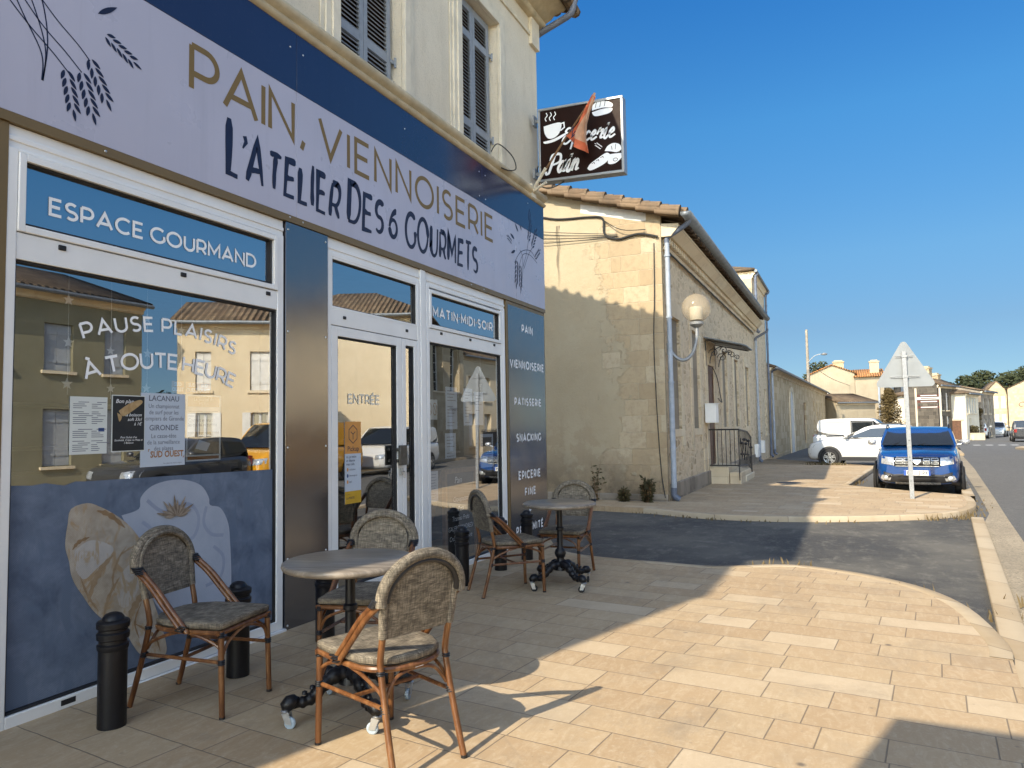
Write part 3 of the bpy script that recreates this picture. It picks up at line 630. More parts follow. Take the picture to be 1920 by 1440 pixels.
cro = MB(); flat(cro, blob([(2.46, .909), (2.475, .98), (2.564, 1.002), (2.638, .974), (2.715, .93), (2.782, .88), (2.851, .811), (2.922, .703), (2.938, .602), (2.946, .526), (2.969, .423), (3.029, .26), (3.076, .098), (3.047, .051), (2.974, .06), (2.903, .104), (2.861, .158), (2.82, .229), (2.779, .299), (2.713, .327), (2.649, .378), (2.599, .435), (2.549, .514), (2.507, .579), (2.482, .639), (2.47, .708), (2.449, .778), (2.45, .844)], 3), pr(.0100), 0)
for k, (ln, w) in enumerate((([(2.487, .765), (2.52, .80), (2.58, .818)], .022), ([(2.72, .70), (2.66, .645), (2.61, .57), (2.58, .47)], .040), ([(2.945, .51), (2.89, .43), (2.84, .36), (2.82, .28)], .045), ([(2.62, .955), (2.70, .92), (2.79, .84)], .03), ([(2.80, .735), (2.75, .67), (2.72, .58), (2.73, .50)], .016), ([(2.76, .57), (2.70, .48), (2.67, .38)], .022), ([(2.86, .29), (2.93, .24), (3.0, .17), (3.03, .09)], .018), ([(2.90, .74), (2.82, .72), (2.76, .69)], .012), ([(2.53, .62), (2.58, .50), (2.64, .41)], .014), ([(2.90, .40), (2.86, .30), (2.89, .2)], .012))):
    pts = [(p.x, p.y) for p in smooth_path([(a, b, 0) for a, b in ln], 7)]; n = len(pts)
    ribbon(cro, pts, [w * (.12 + sin(pi * i / (n - 1)) * (.8 + .3 * sin(i * 1.9))) for i in range(n)], pr(.0096 - .0001 * k), 0, 2 if k % 3 else 1)
for k, pts in enumerate(([(2.50, .76), (2.58, .80), (2.68, .77), (2.72, .72), (2.62, .64), (2.55, .60), (2.50, .68)], [(2.74, .56), (2.84, .64), (2.90, .58), (2.88, .48), (2.82, .40), (2.76, .42)], [(2.88, .27), (2.95, .28), (3.0, .2), (2.97, .12), (2.9, .16)])): flat(cro, blob(pts, 4), pr(.0098), 0, 3)
cro.build('croissant_print', [mat_print('print_crust', (.33, .28, .215), (.52, .46, .38), (.40, .29, .175), 11), mat_print('print_crust_dark', (.22, .135, .07), (.34, .23, .13), None, 14), mat_print('print_crust_brown', (.28, .19, .11), (.40, .30, .19), None, 14), mat_print('print_crust_pale', (.40, .38, .36), (.54, .50, .45), (.42, .33, .22), 13)], stk, recalc=False)
fl = MB()
for k in range(16):
    a = .1 + pi * .95 * k / 15; L = .075 + .03 * ((k * 7) % 3); flat(fl, leaf_shape(3.13 + .012 * cos(a), .865, L, .011, a), pr(.0062 - .0001 * k), 0, k % 2)
fl.build('flower_print', [mat_print('print_flower', (.14, .10, .07), (.30, .24, .18), None, 20, False), mat_print('print_flower_pale', (.22, .17, .13), (.42, .35, .28), None, 20, False)], stk, recalc=False)
# -- cladding column
q = MB(); q.box(4.03, 4.503, -.012, .05, -.10, 2.914)
col = q.build('cladding_panel', MT['navyclad'], shop, bevel=.002)
q = MB()
for x in (4.055, 4.475):
    for z in (2.86, 2.1, 1.25, .45, -.02): q.lathe([(0, -.006), (.006, -.005), (.009, 0)], (x, -.0125, z), 10, axis='y')
q.build('rivets', MT['chrome'], col)
q = MB(); q.box(1.80, 2.044, -.012, .05, -.10, 2.914); q.build('cladding_panel', MT['navyclad'], shop, bevel=.002)
q = MB(); q.box(2.046, 2.101, -.010, .05, -.10, 2.914); q.build('gold_edge', MT['gold'], shop)
# -- door
q = MB()
q.box(4.506, 5.872, .004, .09, 2.80, 2.915); q.box(4.506, 5.872, -.004, .02, 2.825, 2.85)
frame_rect(q, 4.508, 5.870, -.06, 2.80, .042, -.006, .075, 0, wb=.01, wt=.035)
q.box(4.55, 5.828, -.004, .07, 2.215, 2.345); frame_rect(q, 4.548, 5.83, 2.345, 2.77, .022, -.004, .06, 0)
seal_rect(q, 4.57, 5.808, 2.362, 2.752, .004, .045)
q.box(5.875, 5.955, -.014, .09, -.10, 2.914); q.box(5.957, 5.985, -.004, .06, -.10, 2.914)
q.box(4.50, 5.99, -.03, .12, -.12, -.062)
for x in (4.70, 5.62): q.box(x, x + .035, -.012, .0, 2.275, 2.30, 1)
df = q.build('door_frame', [MT['white'], MT['dkseal']], shop, bevel=.003)
pane('transom_pane', 4.58, 5.798, 2.373, 2.741, GY, df)
q = MB(); frame_rect(q, 4.556, 5.552, -.055, 2.208, .078, -.004, .05, 0, wb=.16); seal_rect(q, 4.634, 5.474, .105, 2.13, .004, .04)
d1 = q.build('door', [MT['white'], MT['dkseal']], shop, bevel=.003); pane('door_pane', 4.645, 5.463, .115, 2.12, GY, d1)
hq = MB(); hq.box(5.44, 5.555, -.055, -.035, 1.045, 1.225); hq.box(5.455, 5.54, -.035, -.004, 1.07, 1.10); hq.box(5.455, 5.54, -.035, -.004, 1.17, 1.20)
hq.build('door_handle', plain('hammered_dark_metal', (.10, .095, .085), .45, .6, var=.3, sc=30, bmp=.8, bsc=40), d1, bevel=.004)
hq = MB(); hq.box(5.498, 5.528, -.03, -.004, .955, 1.02); hq.tube([(5.513, -.03, .99), (5.513, -.055, .985), (5.513, -.055, .93)], .007, 8); hq.build('lock', MT['chrome'], d1)
q = MB(); stroke_text(q, 'ENTRÉE', 4.80, 5.245, 1.586, 1.672, .16, FM, 1.0, t=-GY + .003); q.build('lettering', plain('grey_lettering', (.80, .76, .64), .6), d1, recalc=False)
q = MB(); frame_rect(q, 5.560, 5.824, -.055, 2.208, .060, -.004, .05, 0, wb=.16); seal_rect(q, 5.62, 5.764, .105, 2.142, .004, .04)
d2 = q.build('side_leaf', [MT['white'], MT['dkseal']], shop, bevel=.003); pane('door_pane', 5.63, 5.754, .115, 2.132, GY, d2)
# -- right window
q = MB()
q.box(5.988, 7.775, .004, .09, 2.80, 2.915); q.box(5.99, 7.775, -.004, .02, 2.825, 2.852)
frame_rect(q, 5.990, 7.768, -.09, 2.80, .05, -.008, .075, 0, wb=.06, wt=.03)
frame_rect(q, 6.04, 7.66, 2.365, 2.75, .036, -.016, .07, 0); q.box(7.66, 7.72, -.004, .07, -.03, 2.77); q.box(6.04, 7.66, -.004, .07, 2.225, 2.36)
q.box(5.985, 7.775, -.028, .06, -.17, -.092)
seal_rect(q, 6.04, 7.66, -.028, 2.222, .006, .045); seal_rect(q, 6.074, 7.626, 2.40, 2.716, .004, .045)
for x in (6.25, 6.87, 7.46): q.box(x, x + .04, -.012, .0, 2.318, 2.345, 1)
rw = q.build('display_window', [MT['white'], MT['dkseal']], shop, bevel=.004)
pane('window_pane', 6.052, 7.648, -.016, 2.21, GY, rw); pane('transom_pane', 6.084, 7.616, 2.41, 2.706, GY, rw)
q = MB(); stroke_text(q, 'MATIN·MIDI·SOIR', 6.158, 7.505, 2.492, 2.60, .20, FM, .95, t=-GY + .003); q.build('lettering', MT['letter'], rw, recalc=False)
# -- right cladding with the list of goods
q = MB(); q.box(7.80, 9.022, -.012, .05, -.2, 2.914); rp = q.build('cladding_panel', MT['gold'], shop, bevel=.002)
MB().box(7.842, 8.992, -.0165, -.0125, -.2, 2.868).build('navy_face', MT['navyclad'], rp)
for s_, a, b, z0, z1 in (('PAIN', 8.245, 8.598, 2.565, 2.672), ('VIENNOISERIE', 7.875, 8.950, 2.100, 2.208), ('PATISSERIE', 7.99, 8.835, 1.638, 1.738), ('SNACKING', 8.032, 8.810, 1.188, 1.292),
                         ('EPICERIE', 8.078, 8.768, .720, .828), ('FINE', 8.262, 8.60, .508, .612), ('&', 8.385, 8.46, .308, .40), ('PROXIMITÉ', 7.985, 8.832, .058, .160)):
    q = MB(); stroke_text(q, s_, a, b, z0, z1, .20, FM, .80, t=.0175); q.build('lettering', MT['letter'], rp, recalc=False)
# -- interior seen through the glass
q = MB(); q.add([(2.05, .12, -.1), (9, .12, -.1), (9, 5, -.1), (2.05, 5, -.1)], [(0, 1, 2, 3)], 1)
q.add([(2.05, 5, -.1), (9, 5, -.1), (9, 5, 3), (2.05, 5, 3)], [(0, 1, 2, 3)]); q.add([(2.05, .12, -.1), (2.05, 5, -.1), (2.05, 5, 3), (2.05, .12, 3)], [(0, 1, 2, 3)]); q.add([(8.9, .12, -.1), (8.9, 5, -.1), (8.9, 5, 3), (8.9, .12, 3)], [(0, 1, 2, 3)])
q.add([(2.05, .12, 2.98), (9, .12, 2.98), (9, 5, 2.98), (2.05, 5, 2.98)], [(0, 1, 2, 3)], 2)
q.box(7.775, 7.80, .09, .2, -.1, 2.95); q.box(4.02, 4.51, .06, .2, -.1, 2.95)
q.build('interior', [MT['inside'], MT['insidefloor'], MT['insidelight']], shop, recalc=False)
q = MB(); q.box(2.6, 6.6, 3.2, 3.9, -.1, .95); q.box(2.55, 6.65, 3.15, 3.95, .95, 1.0); q.box(2.8, 6.4, 4.6, 4.95, 1.2, 1.24); q.box(2.8, 6.4, 4.6, 4.95, 1.7, 1.74)
tag(q.build('shop_counter', MT['insidelight'], None), 'pale service counter inside the dim bakery behind the glass', 'counter').matrix_world = Matrix.Translation((XF, 0, 0)) @ Matrix.Rotation(pi / 2, 4, 'Z')
# ------------------------------------------------------------------ fascia sign board
fa = thing('fascia_sign', 'long lavender and navy bakery fascia board with ochre and navy lettering', 'shop sign', (XF, 0, 0), pi / 2)
q = MB()
for a, b in ((-.25, 4.128), (4.131, 8.1), (8.103, 9.035)):
    q.box(a, b, -.022, .043, 2.968, 3.934)
q.build('lavender_board', MT['lav'], fa, bevel=.0015)
q = MB()
for a, b in ((-.25, 4.128), (4.131, 7.19), (7.193, 9.035)): q.box(a, b, -.024, .043, 3.936, 4.384)
q.build('navy_band', MT['navy'], fa, bevel=.0015)
q = MB(); q.box(-.25, 9.035, -.024, .043, 2.917, 2.966); q.build('gold_strip', MT['gold'], fa)
q = MB()
for x, z in ((4.06, 4.25), (4.2, 4.25), (5.6, 4.2), (7.12, 4.28), (7.27, 4.28), (7.12, 4.0), (7.27, 4.0), (8.5, 4.3), (4.06, 2.95), (4.2, 2.945), (6.9, 2.94), (7.2, 2.94), (2.6, 2.94)): q.lathe([(0, -.005), (.006, -.004), (.008, 0)], (x, -.0245, z), 10, axis='y')
q.build('rivets', MT['chrome'], fa)
q = MB(); stroke_text(q, 'PAIN', 3.150, 4.112, 3.530, 3.850, .125, FM, 1.0, t=.0232); stroke_text(q, ',', 4.165, 4.215, 3.530, 3.850, .125, FM, 1.0, t=.0232); q.build('lettering', MT['goldtext'], fa, recalc=False); q = MB(); stroke_text(q, 'VIENNOISERIE', 4.373, 7.463, 3.530, 3.850, .125, FM, .98, t=.0232)
q.build('lettering', MT['goldtext'], fa, recalc=False)
def brush_text(mb, s, x0, x1, z0, z1, mp, t, wt=.15, ws=.60, seed=4):
    rn = random.Random(seed); h = z1 - z0; wd = []
    for c in s: wd.append((GL[c][0] if c != ' ' else .10) * ws * h + (.10 * h if c not in " '" else .02 * h))
    tr = ((x1 - x0) - sum(wd)) / max(1, len(s) - 1); x = x0
    for i, c in enumerate(s):
        jz = rn.uniform(-.07, .05) * h; jh = rn.uniform(.92, 1.18); sh = rn.uniform(.02, .20)
        for k, st in enumerate(GL[c][1]):
            if len(st) == 2 or any(math.hypot(st[j + 1][0] - st[j][0], st[j + 1][1] - st[j][1]) > .3 for j in range(len(st) - 1)):
                dense = []
                for j in range(len(st) - 1):
                    for e in range(6): dense.append((lerp(st[j][0], st[j + 1][0], e / 6), lerp(st[j][1], st[j + 1][1], e / 6)))
                dense.append(st[-1]); st = dense
            n = len(st); ph = rn.uniform(0, 3); pts = []; ww = []
            for j, (px, pz) in enumerate(st):
                u = j / max(1, n - 1); X = x + .05 * h + px * ws * h + sh * pz * h * .6 + .012 * h * sin(u * 5 + ph); Z = z0 + jz + pz * h * jh + .015 * h * sin(u * 4 + ph * 2)
                pts.append((X, Z)); ww.append(wt * h * (1.12 - .62 * u ** 1.6 + .14 * sin(u * 7 + ph)) * (.55 if u in (0.0,) else 1))
            ribbon(mb, pts, ww, mp, t + .0004 * k + .0002 * (i % 2))
        x += wd[i] + tr
q = MB(); brush_text(q, 'L', 3.455, 3.60, 3.085, 3.405, FM, .0232, .165, .50, 2); ribbon(q, [(3.615, 3.40), (3.628, 3.36), (3.598, 3.31)], [.036, .03, .012], FM, .0236); brush_text(q, 'ATELIER', 3.625, 4.63, 3.10, 3.375, FM, .0238, .165, .58, 5); brush_text(q, 'DES', 4.735, 5.245, 3.10, 3.385, FM, .0232, .165, .66, 6); brush_text(q, '6', 5.325, 5.50, 3.13, 3.39, FM, .0232, .165, .72, 7); brush_text(q, 'GOURMETS', 5.595, 7.06, 3.10, 3.38, FM, .0232, .165, .62, 8); q.build('brush_lettering', MT['ink'], fa, recalc=False)
q = MB(); t0 = .0232
for st in ([(2.02, 3.72), (2.14, 3.50), (2.24, 3.33), (2.245, 3.19)], [(2.09, 3.78), (2.20, 3.55), (2.26, 3.36), (2.25, 3.19)], [(1.98, 3.62), (2.16, 3.46), (2.30, 3.36), (2.39, 3.285)], [(2.03, 3.70), (2.22, 3.50), (2.36, 3.40), (2.455, 3.325)], [(2.12, 3.72), (2.30, 3.56), (2.43, 3.47), (2.50, 3.41)], [(2.16, 3.78), (2.24, 3.6), (2.27, 3.4), (2.25, 3.19)]):
    ribbon(q, [(p.x, p.y) for p in smooth_path([(a, b, 0) for a, b in st], 6)], .007, FM, t0)
wheat_ear(q, FM, (2.37, 3.30), rad(-78), .26, t0 + .0005); wheat_ear(q, FM, (2.455, 3.325), rad(-72), .27, t0 + .0005); wheat_ear(q, FM, (2.50, 3.42), rad(-62), .27, t0 + .0005)
wheat_ear(q, FM, (2.59, 3.60), rad(-23), .24, t0 + .0005)
for x, z, a, L in ((2.54, 3.70, 40, .15), (2.50, 3.77, 62, .14), (2.44, 3.80, 84, .13), (2.38, 3.84, 100, .13)): flat(q, leaf_shape(x, z, L, .017, rad(a)), FM, t0 + .0006)
q.build('wheat_emblem', MT['ink'], fa, recalc=False)
q = MB()
for st in ([(8.22, 3.06), (8.30, 3.35), (8.30, 3.55), (8.22, 3.62)], [(8.05, 3.42), (8.25, 3.60), (8.55, 3.68), (8.75, 3.60)], [(8.20, 3.42), (8.32, 3.58), (8.55, 3.62), (8.78, 3.56)], [(8.30, 3.40), (8.42, 3.60), (8.50, 3.80)], [(8.34, 3.40), (8.50, 3.62), (8.66, 3.76)]):
    ribbon(q, [(p.x, p.y) for p in smooth_path([(a, b, 0) for a, b in st], 6)], .008, FM, t0)
for bx, bz, a, L in ((8.12, 3.46, -95, .36), (8.22, 3.42, -88, .33), (8.50, 3.80, 72, .32), (8.62, 3.74, 60, .34), (8.72, 3.62, 40, .24), (8.52, 3.98, 82, .26), (7.98, 3.66, 160, .16)): wheat_ear(q, FM, (bx, bz), rad(a), L, t0 + .0005)
for x, z, a, L in ((8.38, 3.92, 100, .14), (8.28, 3.88, 118, .14), (8.18, 3.84, 138, .13), (8.08, 3.58, 205, .14), (8.06, 3.72, 160, .13)): flat(q, leaf_shape(x, z, L, .022, rad(a)), FM, t0 + .0006)
q.build('wheat_emblem', MT['ink'], fa, recalc=False)
#@@PART2
# ------------------------------------------------------------------ notices behind the glass
MT['paper'] = plain('white_paper', (.66, .69, .66), .8, var=.04, sc=4)
MT['paperb'] = plain('bluish_paper', (.50, .56, .64), .8, var=.04, sc=4)
MT['print'] = plain('grey_print', (.13, .14, .18), .8); MT['printblue'] = plain('blue_print', (.05, .09, .24), .8)
MT['printorange'] = plain('orange_print', (.33, .15, .045), .8); MT['slate'] = plain('chalkboard_black', (.014, .016, .018), .6, var=.3)
MT['yellowp'] = plain('yellow_print', (.55, .33, .02), .7); MT['orangep'] = plain('pale_orange_print', (.60, .28, .07), .7)
MT['starw'] = plain('silver_star', (.50, .50, .48), .4)
def notice(name, label, cat, x0, x1, z0, z1, mat, y=GY + .010, group=None, edge=None):
    t = thing(name, label, cat, (XF, 0, 0), pi / 2, group)
    if edge: MB().box(x0, x1, y, y + .002, z0, z1).build('border', MT['paper'], t); x0 += edge; x1 -= edge; z0 += edge; z1 -= edge
    MB().box(x0, x1, y - .0008, y + .001, z0, z1).build('sheet', mat, t)
    return t, (lambda u, v, k: (u, y - .0012 - k, v))
t, mp = notice('notice', 'white printed A4 notice at the left of the row on the big window', 'notice', 2.459, 2.671, 1.264, 1.574, MT['paper'], y=GY - .004)
q = MB(); rn = random.Random(3)
for i in range(26):
    z = 1.545 - i * .0105; x = 2.475 + (0 if i % 7 else .03)
    if i in (4, 12, 13, 19): continue
    ribbon(q, [(x, z), (x + rn.uniform(.05, .09), z)], .0035, mp, 0); ribbon(q, [(x + .105, z), (x + .105 + rn.uniform(.03, .075), z)], .0035, mp, 0)
flat(q, [(2.62, 1.385), (2.655, 1.385), (2.655, 1.405), (2.62, 1.405)], mp, 0, 1); q.build('print', [MT['print'], MT['printblue']], t, recalc=False)
t, mp = notice('menu_poster', 'black chalkboard style poster with a baguette on the big window', 'poster', 2.699, 2.909, 1.270, 1.590, MT['slate'], y=GY - .004, edge=.005)
q = MB(); font_mesh(q, 'Bon plan', .032, mp, 2.72, 1.545, shear=.3); font_mesh(q, 'la boisson\nsoft 33cl\nà 1€', .026, mp, 2.885, 1.470, 'RIGHT', shear=.3)
font_mesh(q, "Pour l'achat d'un\nSandwich, Crêpe ou Pizza et\n1 Boisson", .0155, mp, 2.804, 1.345, 'CENTER', shear=.3); q.build('chalk_writing', MT['letter'], t, recalc=False)
q = MB(); flat(q, blob([(2.74, 1.50), (2.80, 1.54), (2.87, 1.565), (2.89, 1.55), (2.84, 1.51), (2.77, 1.47)]), mp, .0001); flat(q, blob([(2.73, 1.49), (2.745, 1.44), (2.76, 1.47)]), mp, .0001); q.build('baguette_print', mat_print('print_baguette', (.35, .22, .10), (.52, .38, .20), None, 30, False), t, recalc=False)
t, mp = notice('newspaper_poster', 'large pale news poster with grey headlines in the middle of the big window', 'poster', 2.883, 3.192, 1.174, 1.609, MT['paperb'], y=GY - .002)
q = MB(); font_mesh(q, 'LACANAU', .046, mp, 3.04, 1.563, 'CENTER', bold=.0006); font_mesh(q, 'Un championnat\nde surf pour les\npompiers de Gironde', .037, mp, 3.04, 1.520, 'CENTER', sx=.88)
font_mesh(q, 'GIRONDE', .046, mp, 3.04, 1.388, 'CENTER', bold=.0006); font_mesh(q, 'Le casse-tête\nde la surveillance\ndes plages', .037, mp, 3.04, 1.342, 'CENTER', sx=.9); font_mesh(q, 'Au cœur de votre région', .013, mp, 3.17, 1.186, 'RIGHT'); q.build('print', MT['print'], t, recalc=False)
q = MB(); font_mesh(q, 'SUD OUEST', .052, mp, 3.065, 1.228, 'CENTER', bold=.0015, sx=.85); ribbon(q, [(2.945, 1.275), (2.935, 1.275), (2.935, 1.262)], .004, mp, 0); ribbon(q, [(3.175, 1.222), (3.185, 1.222), (3.185, 1.235)], .004, mp, 0); q.build('masthead', MT['printorange'], t, recalc=False)
t, mp = notice('newspaper_poster', 'news poster with a brown masthead and photograph, right end of the row', 'poster', 3.209, 3.484, 1.190, 1.612, MT['paper'])
q = MB(); flat(q, [(3.222, 1.535), (3.47, 1.535), (3.47, 1.600), (3.222, 1.600)], mp, 0, 0); flat(q, [(3.222, 1.20), (3.47, 1.20), (3.47, 1.22), (3.222, 1.22)], mp, 0, 0); flat(q, [(3.222, 1.23), (3.47, 1.23), (3.47, 1.375), (3.222, 1.375)], mp, 0, 1); flat(q, [(3.28, 1.27), (3.37, 1.25), (3.40, 1.30), (3.31, 1.325)], mp, .0003, 2)
q.build('colour_print', [MT['printorange'], plain('photo_print', (.10, .085, .06), .8, var=.7, sc=18), MT['paperb']], t, recalc=False)
q = MB(); font_mesh(q, 'Courriers en retard :\nles cris des mécontents', .030, mp, 3.226, 1.440, sx=.80, bold=.0004); ribbon(q, [(3.225, 1.505), (3.46, 1.505)], .004, mp, 0); ribbon(q, [(3.225, 1.493), (3.40, 1.493)], .004, mp, 0); ribbon(q, [(3.225, 1.475), (3.27, 1.475)], .004, mp, 0); q.build('print', MT['print'], t, recalc=False)
q = MB(); font_mesh(q, 'Le Journal du\nMédoc', .032, mp, 3.345, 1.572, 'CENTER', sx=.9); q.build('masthead', MT['letter'], t, recalc=False)
for i, x in enumerate((3.103, 3.208, 3.306)):
    t, mp = notice('sticker', ('first small orange news sticker above the posters', 'second small orange news sticker above the posters, the middle one', 'third small orange news sticker above the posters')[i], 'sticker', x, x + .088, 1.618, 1.690, MT['printorange'], group='orange news stickers', y=GY + .011)
    q = MB(); font_mesh(q, 'SUD\nOUEST', .032, mp, x + .044, 1.660, 'CENTER', bold=.0012, sx=.85); q.build('print', MT['paperb'], t, recalc=False)
def star(mb, cx, cz, r, y):
    pts = []
    for k in range(10): a = pi / 2 + k * pi / 5; rr = r if k % 2 == 0 else r * .42; pts.append((cx + rr * cos(a), cz + rr * sin(a)))
    mb.prism(pts, lambda u, v, t: (u, y + t, v), 0, .004)
def star_garland(x, zs, r, label):
    t = thing('star_garland', label, 'star garland', (XF, .0, 0), pi / 2, 'star garlands hanging in the windows'); y = .10
    q = MB(); q.tube([(x, y + .002, 2.24), (x + .004, y + .002, zs[-1] - .06)], .0013, 4); q.build('string', MT['starw'], t)
    for i, z in enumerate(zs): q = MB(); star(q, x + .004 * (i % 2), z, r, y); q.build('star', MT['starw'], t)
star_garland(2.49, (2.10, 1.87, 1.645), .032, 'garland of silver stars, leftmost in the big window')
star_garland(2.74, (1.845, 1.63), .026, 'garland of two silver stars, second from left in the big window')
star_garland(2.975, (2.06, 1.85, 1.64), .030, 'garland of silver stars, third from left in the big window')
star_garland(3.22, (2.02, 1.80), .026, 'garland of silver stars, rightmost in the big window')
star_garland(6.16, (1.93, 1.70), .030, 'garland of silver stars, leftmost in the right window')
star_garland(6.80, (1.98, 1.76), .032, 'garland of silver stars, middle of the right window')
star_garland(7.32, (2.05, 1.86), .028, 'garland of silver stars, rightmost in the right window')
t, mp = notice('parcel_sticker', 'tall orange, white and yellow parcel point sticker on the glass door', 'sticker', 4.757, 4.972, .766, 1.440, MT['paperb'], y=GY - .003)
q = MB(); flat(q, [(4.757, 1.175), (4.972, 1.175), (4.972, 1.44), (4.757, 1.44)], mp, 0, 0); flat(q, [(4.757, .766), (4.972, .766), (4.972, .868), (4.757, .868)], mp, 0, 1)
for z, k in ((1.045, 0), (.995, 2), (.945, 0)): flat(q, [(4.793 + .012 * cos(a * pi / 3), z + .017 * sin(a * pi / 3)) for a in range(6)], mp, 0, k)
q.build('colour_print', [MT['orangep'], MT['yellowp'], MT['printblue']], t, recalc=False)
q = MB(); hx = [(4.865 + .062 * sin(a * pi / 3), 1.335 + .075 * cos(a * pi / 3)) for a in range(6)]; ribbon(q, hx + [hx[0]], .007, mp, .0005)
for a in (1, 3, 5): ribbon(q, [(4.865, 1.335), (4.865 + .035 * sin(a * pi / 3), 1.335 + .042 * cos(a * pi / 3))], .007, mp, .0005)
font_mesh(q, 'Pickup', .058, mp, 4.79, 1.196, bold=.0006, t=.0004); q.build('parcel_logo', MT['ink'], t, recalc=False)
q = MB(); font_mesh(q, 'ici, je retire\net dépose\nmes colis.', .030, mp, 4.776, 1.140, sx=.95, bold=.0003); font_mesh(q, 'colissimo', .023, mp, 4.812, 1.038); font_mesh(q, 'chronopost', .023, mp, 4.812, .988); font_mesh(q, 'dpd', .023, mp, 4.812, .938); font_mesh(q, 'un rôle de', .012, mp, 4.776, .838, t=.0004); font_mesh(q, 'LA POSTE', .024, mp, 4.776, .804, bold=.0006, t=.0004); q.build('print', MT['ink'], t, recalc=False)
t, mp = notice('notice', 'pale blue opening notice low at the left of the right window', 'notice', 6.03 + .03, 6.25, .648, .949, MT['paperb'])
q = MB()
for i in range(9): ribbon(q, [(6.10 + .01 * (i % 3), .915 - .028 * i), (6.215 - .012 * (i % 2), .915 - .028 * i)], .005, mp, 0)
q.build('print', MT['print'], t, recalc=False)
for i, (a, b, z0, z1, lb) in enumerate(((6.42, 6.66, 1.36, 1.80, 'tall white notice, left one high in the right window'), (6.80, 7.00, 1.40, 1.80, 'white notice, middle one high in the right window'), (7.04, 7.26, 1.40, 1.77, 'white notice with a drawing, right one high in the right window'), (6.40, 6.62, 1.06, 1.32, 'short pale notice under the tall one in the right window'), (7.18, 7.50, .92, 1.30, 'pale poster with a dark picture near the right edge of the window'))):
    t, mp = notice('notice', lb, 'notice', a, b, z0, z1, MT['paperb']); q = MB()
    n = int((z1 - z0) / .035)
    for k in range(n):
        if k % 5 == 4 or (i == 2 and k > 5): continue
        ribbon(q, [(a + .03, z1 - .04 - .033 * k), (b - .03 - .03 * (k % 3), z1 - .04 - .033 * k)], .008, mp, 0)
    if i == 4: flat(q, [(a + .06, z0 + .16), (b - .04, z0 + .16), (b - .04, z1 - .04), (a + .06, z1 - .04)], mp, .0003, 1)
    q.build('print', [MT['print'], plain('dark_photo_print', (.08, .07, .06), .8, var=.6, sc=14)], t, recalc=False)
t, mp = notice('warning_sticker', 'white sticker with two brown crossed circles in the right window', 'sticker', 6.055, 6.25, 1.46, 1.66, MT['paper'])
q = MB()
for x in (6.105, 6.20): ribbon(q, [(x + .036 * cos(a * pi / 10), 1.565 + .06 * sin(a * pi / 10)) for a in range(21)], .009, mp, 0); ribbon(q, [(x - .026, 1.605), (x + .026, 1.525)], .008, mp, .0003)
q.build('crossed_circles', MT['printorange'], t, recalc=False)
# A-board inside the right window
t = thing('menu_board', 'wood framed chalkboard menu standing behind the right window', 'chalkboard', (XF - .22, 7.02, -.09), pi / 2)
q = MB(); frame_rect(q, -.36, .36, 0, 1.02, .05, -.02, .02); q.tube([(-.34, .02, 1.0), (-.34, .30, 0)], .02, 6); q.tube([(.34, .02, 1.0), (.34, .30, 0)], .02, 6); q.build('wood_frame', MT['woodpole'], t)
MB().box(-.31, .31, -.008, .01, .05, .97).build('slate', MT['slate'], t); mp = lambda u, v, k: (u, -.0085 - k, v)
q = MB(); font_mesh(q, 'Pain', .10, mp, -.05, .86, 'CENTER', shear=.2)
for i, s_ in enumerate(('Chouquettes', 'Pizza', 'Tiramisu Fruits', 'GAUFRE/VANDREDI', 'Crumble Framboise', 'Passion')): font_mesh(q, s_, .075, mp, 0, .66 - .105 * i, 'CENTER', shear=.2, sx=.85)
q.build('chalk_writing', MT['letter'], t, recalc=False)

# ------------------------------------------------------------------ hanging sign and flag
HY = 8.72
hs = thing('hanging_sign', 'dark brown illuminated box sign with cup, bread and script lettering hung from the corner', 'hanging sign', (0, HY, 0))
hx0, hx1, hz0, hz1, sl_ = -3.58, -2.445, 4.655, 5.615, -.05
def HB(u, v, t): return (u, t, v + sl_ * (u - hx0) / (hx1 - hx0))
q = MB(); q.prism([(hx0, hz0), (hx1, hz0), (hx1, hz1), (hx0, hz1)], HB, .012, .138); q.build('sign_face', MT['brown'], hs)
q = MB()
for a, b, c, d in ((hx0 - .02, hx1 + .02, hz0 - .022, hz0 + .012), (hx0 - .02, hx1 + .02, hz1 - .012, hz1 + .02), (hx0 - .02, hx0 + .012, hz0 + .012, hz1 - .012), (hx1 - .012, hx1 + .02, hz0 + .012, hz1 - .012)):
    q.prism([(a, c), (b, c), (b, d), (a, d)], HB, 0, .15)
q.build('sign_case', MT['alu'], hs, bevel=.004)
for z in (hz0 + .12, hz1 - .11): q = MB(); q.box(-3.66, hx0 - .02, .06, .09, z - .02, z + .02); q.box(-3.69, -3.66, .01, .13, z - .07, z + .07); q.build('bracket', MT['galv'], hs)
HM = lambda u, v, t: HB(hx0 + u, hz0 + v, .0115 - t)
q = MB()
def script(mb, strokes, x, z, s, w, shear=.25):
    for k, st in enumerate(strokes):
        pts = [(x + (p.x + shear * p.y) * s, z + p.y * s) for p in smooth_path([(a, b, 0) for a, b in st], 6)]; n = len(pts)
        ribbon(mb, pts, [w * (.75 + .35 * abs(sin(2.3 * i / max(1, n - 1) + .6 * k + .4))) for i in range(n)], HM, .0006 + .0003 * k)
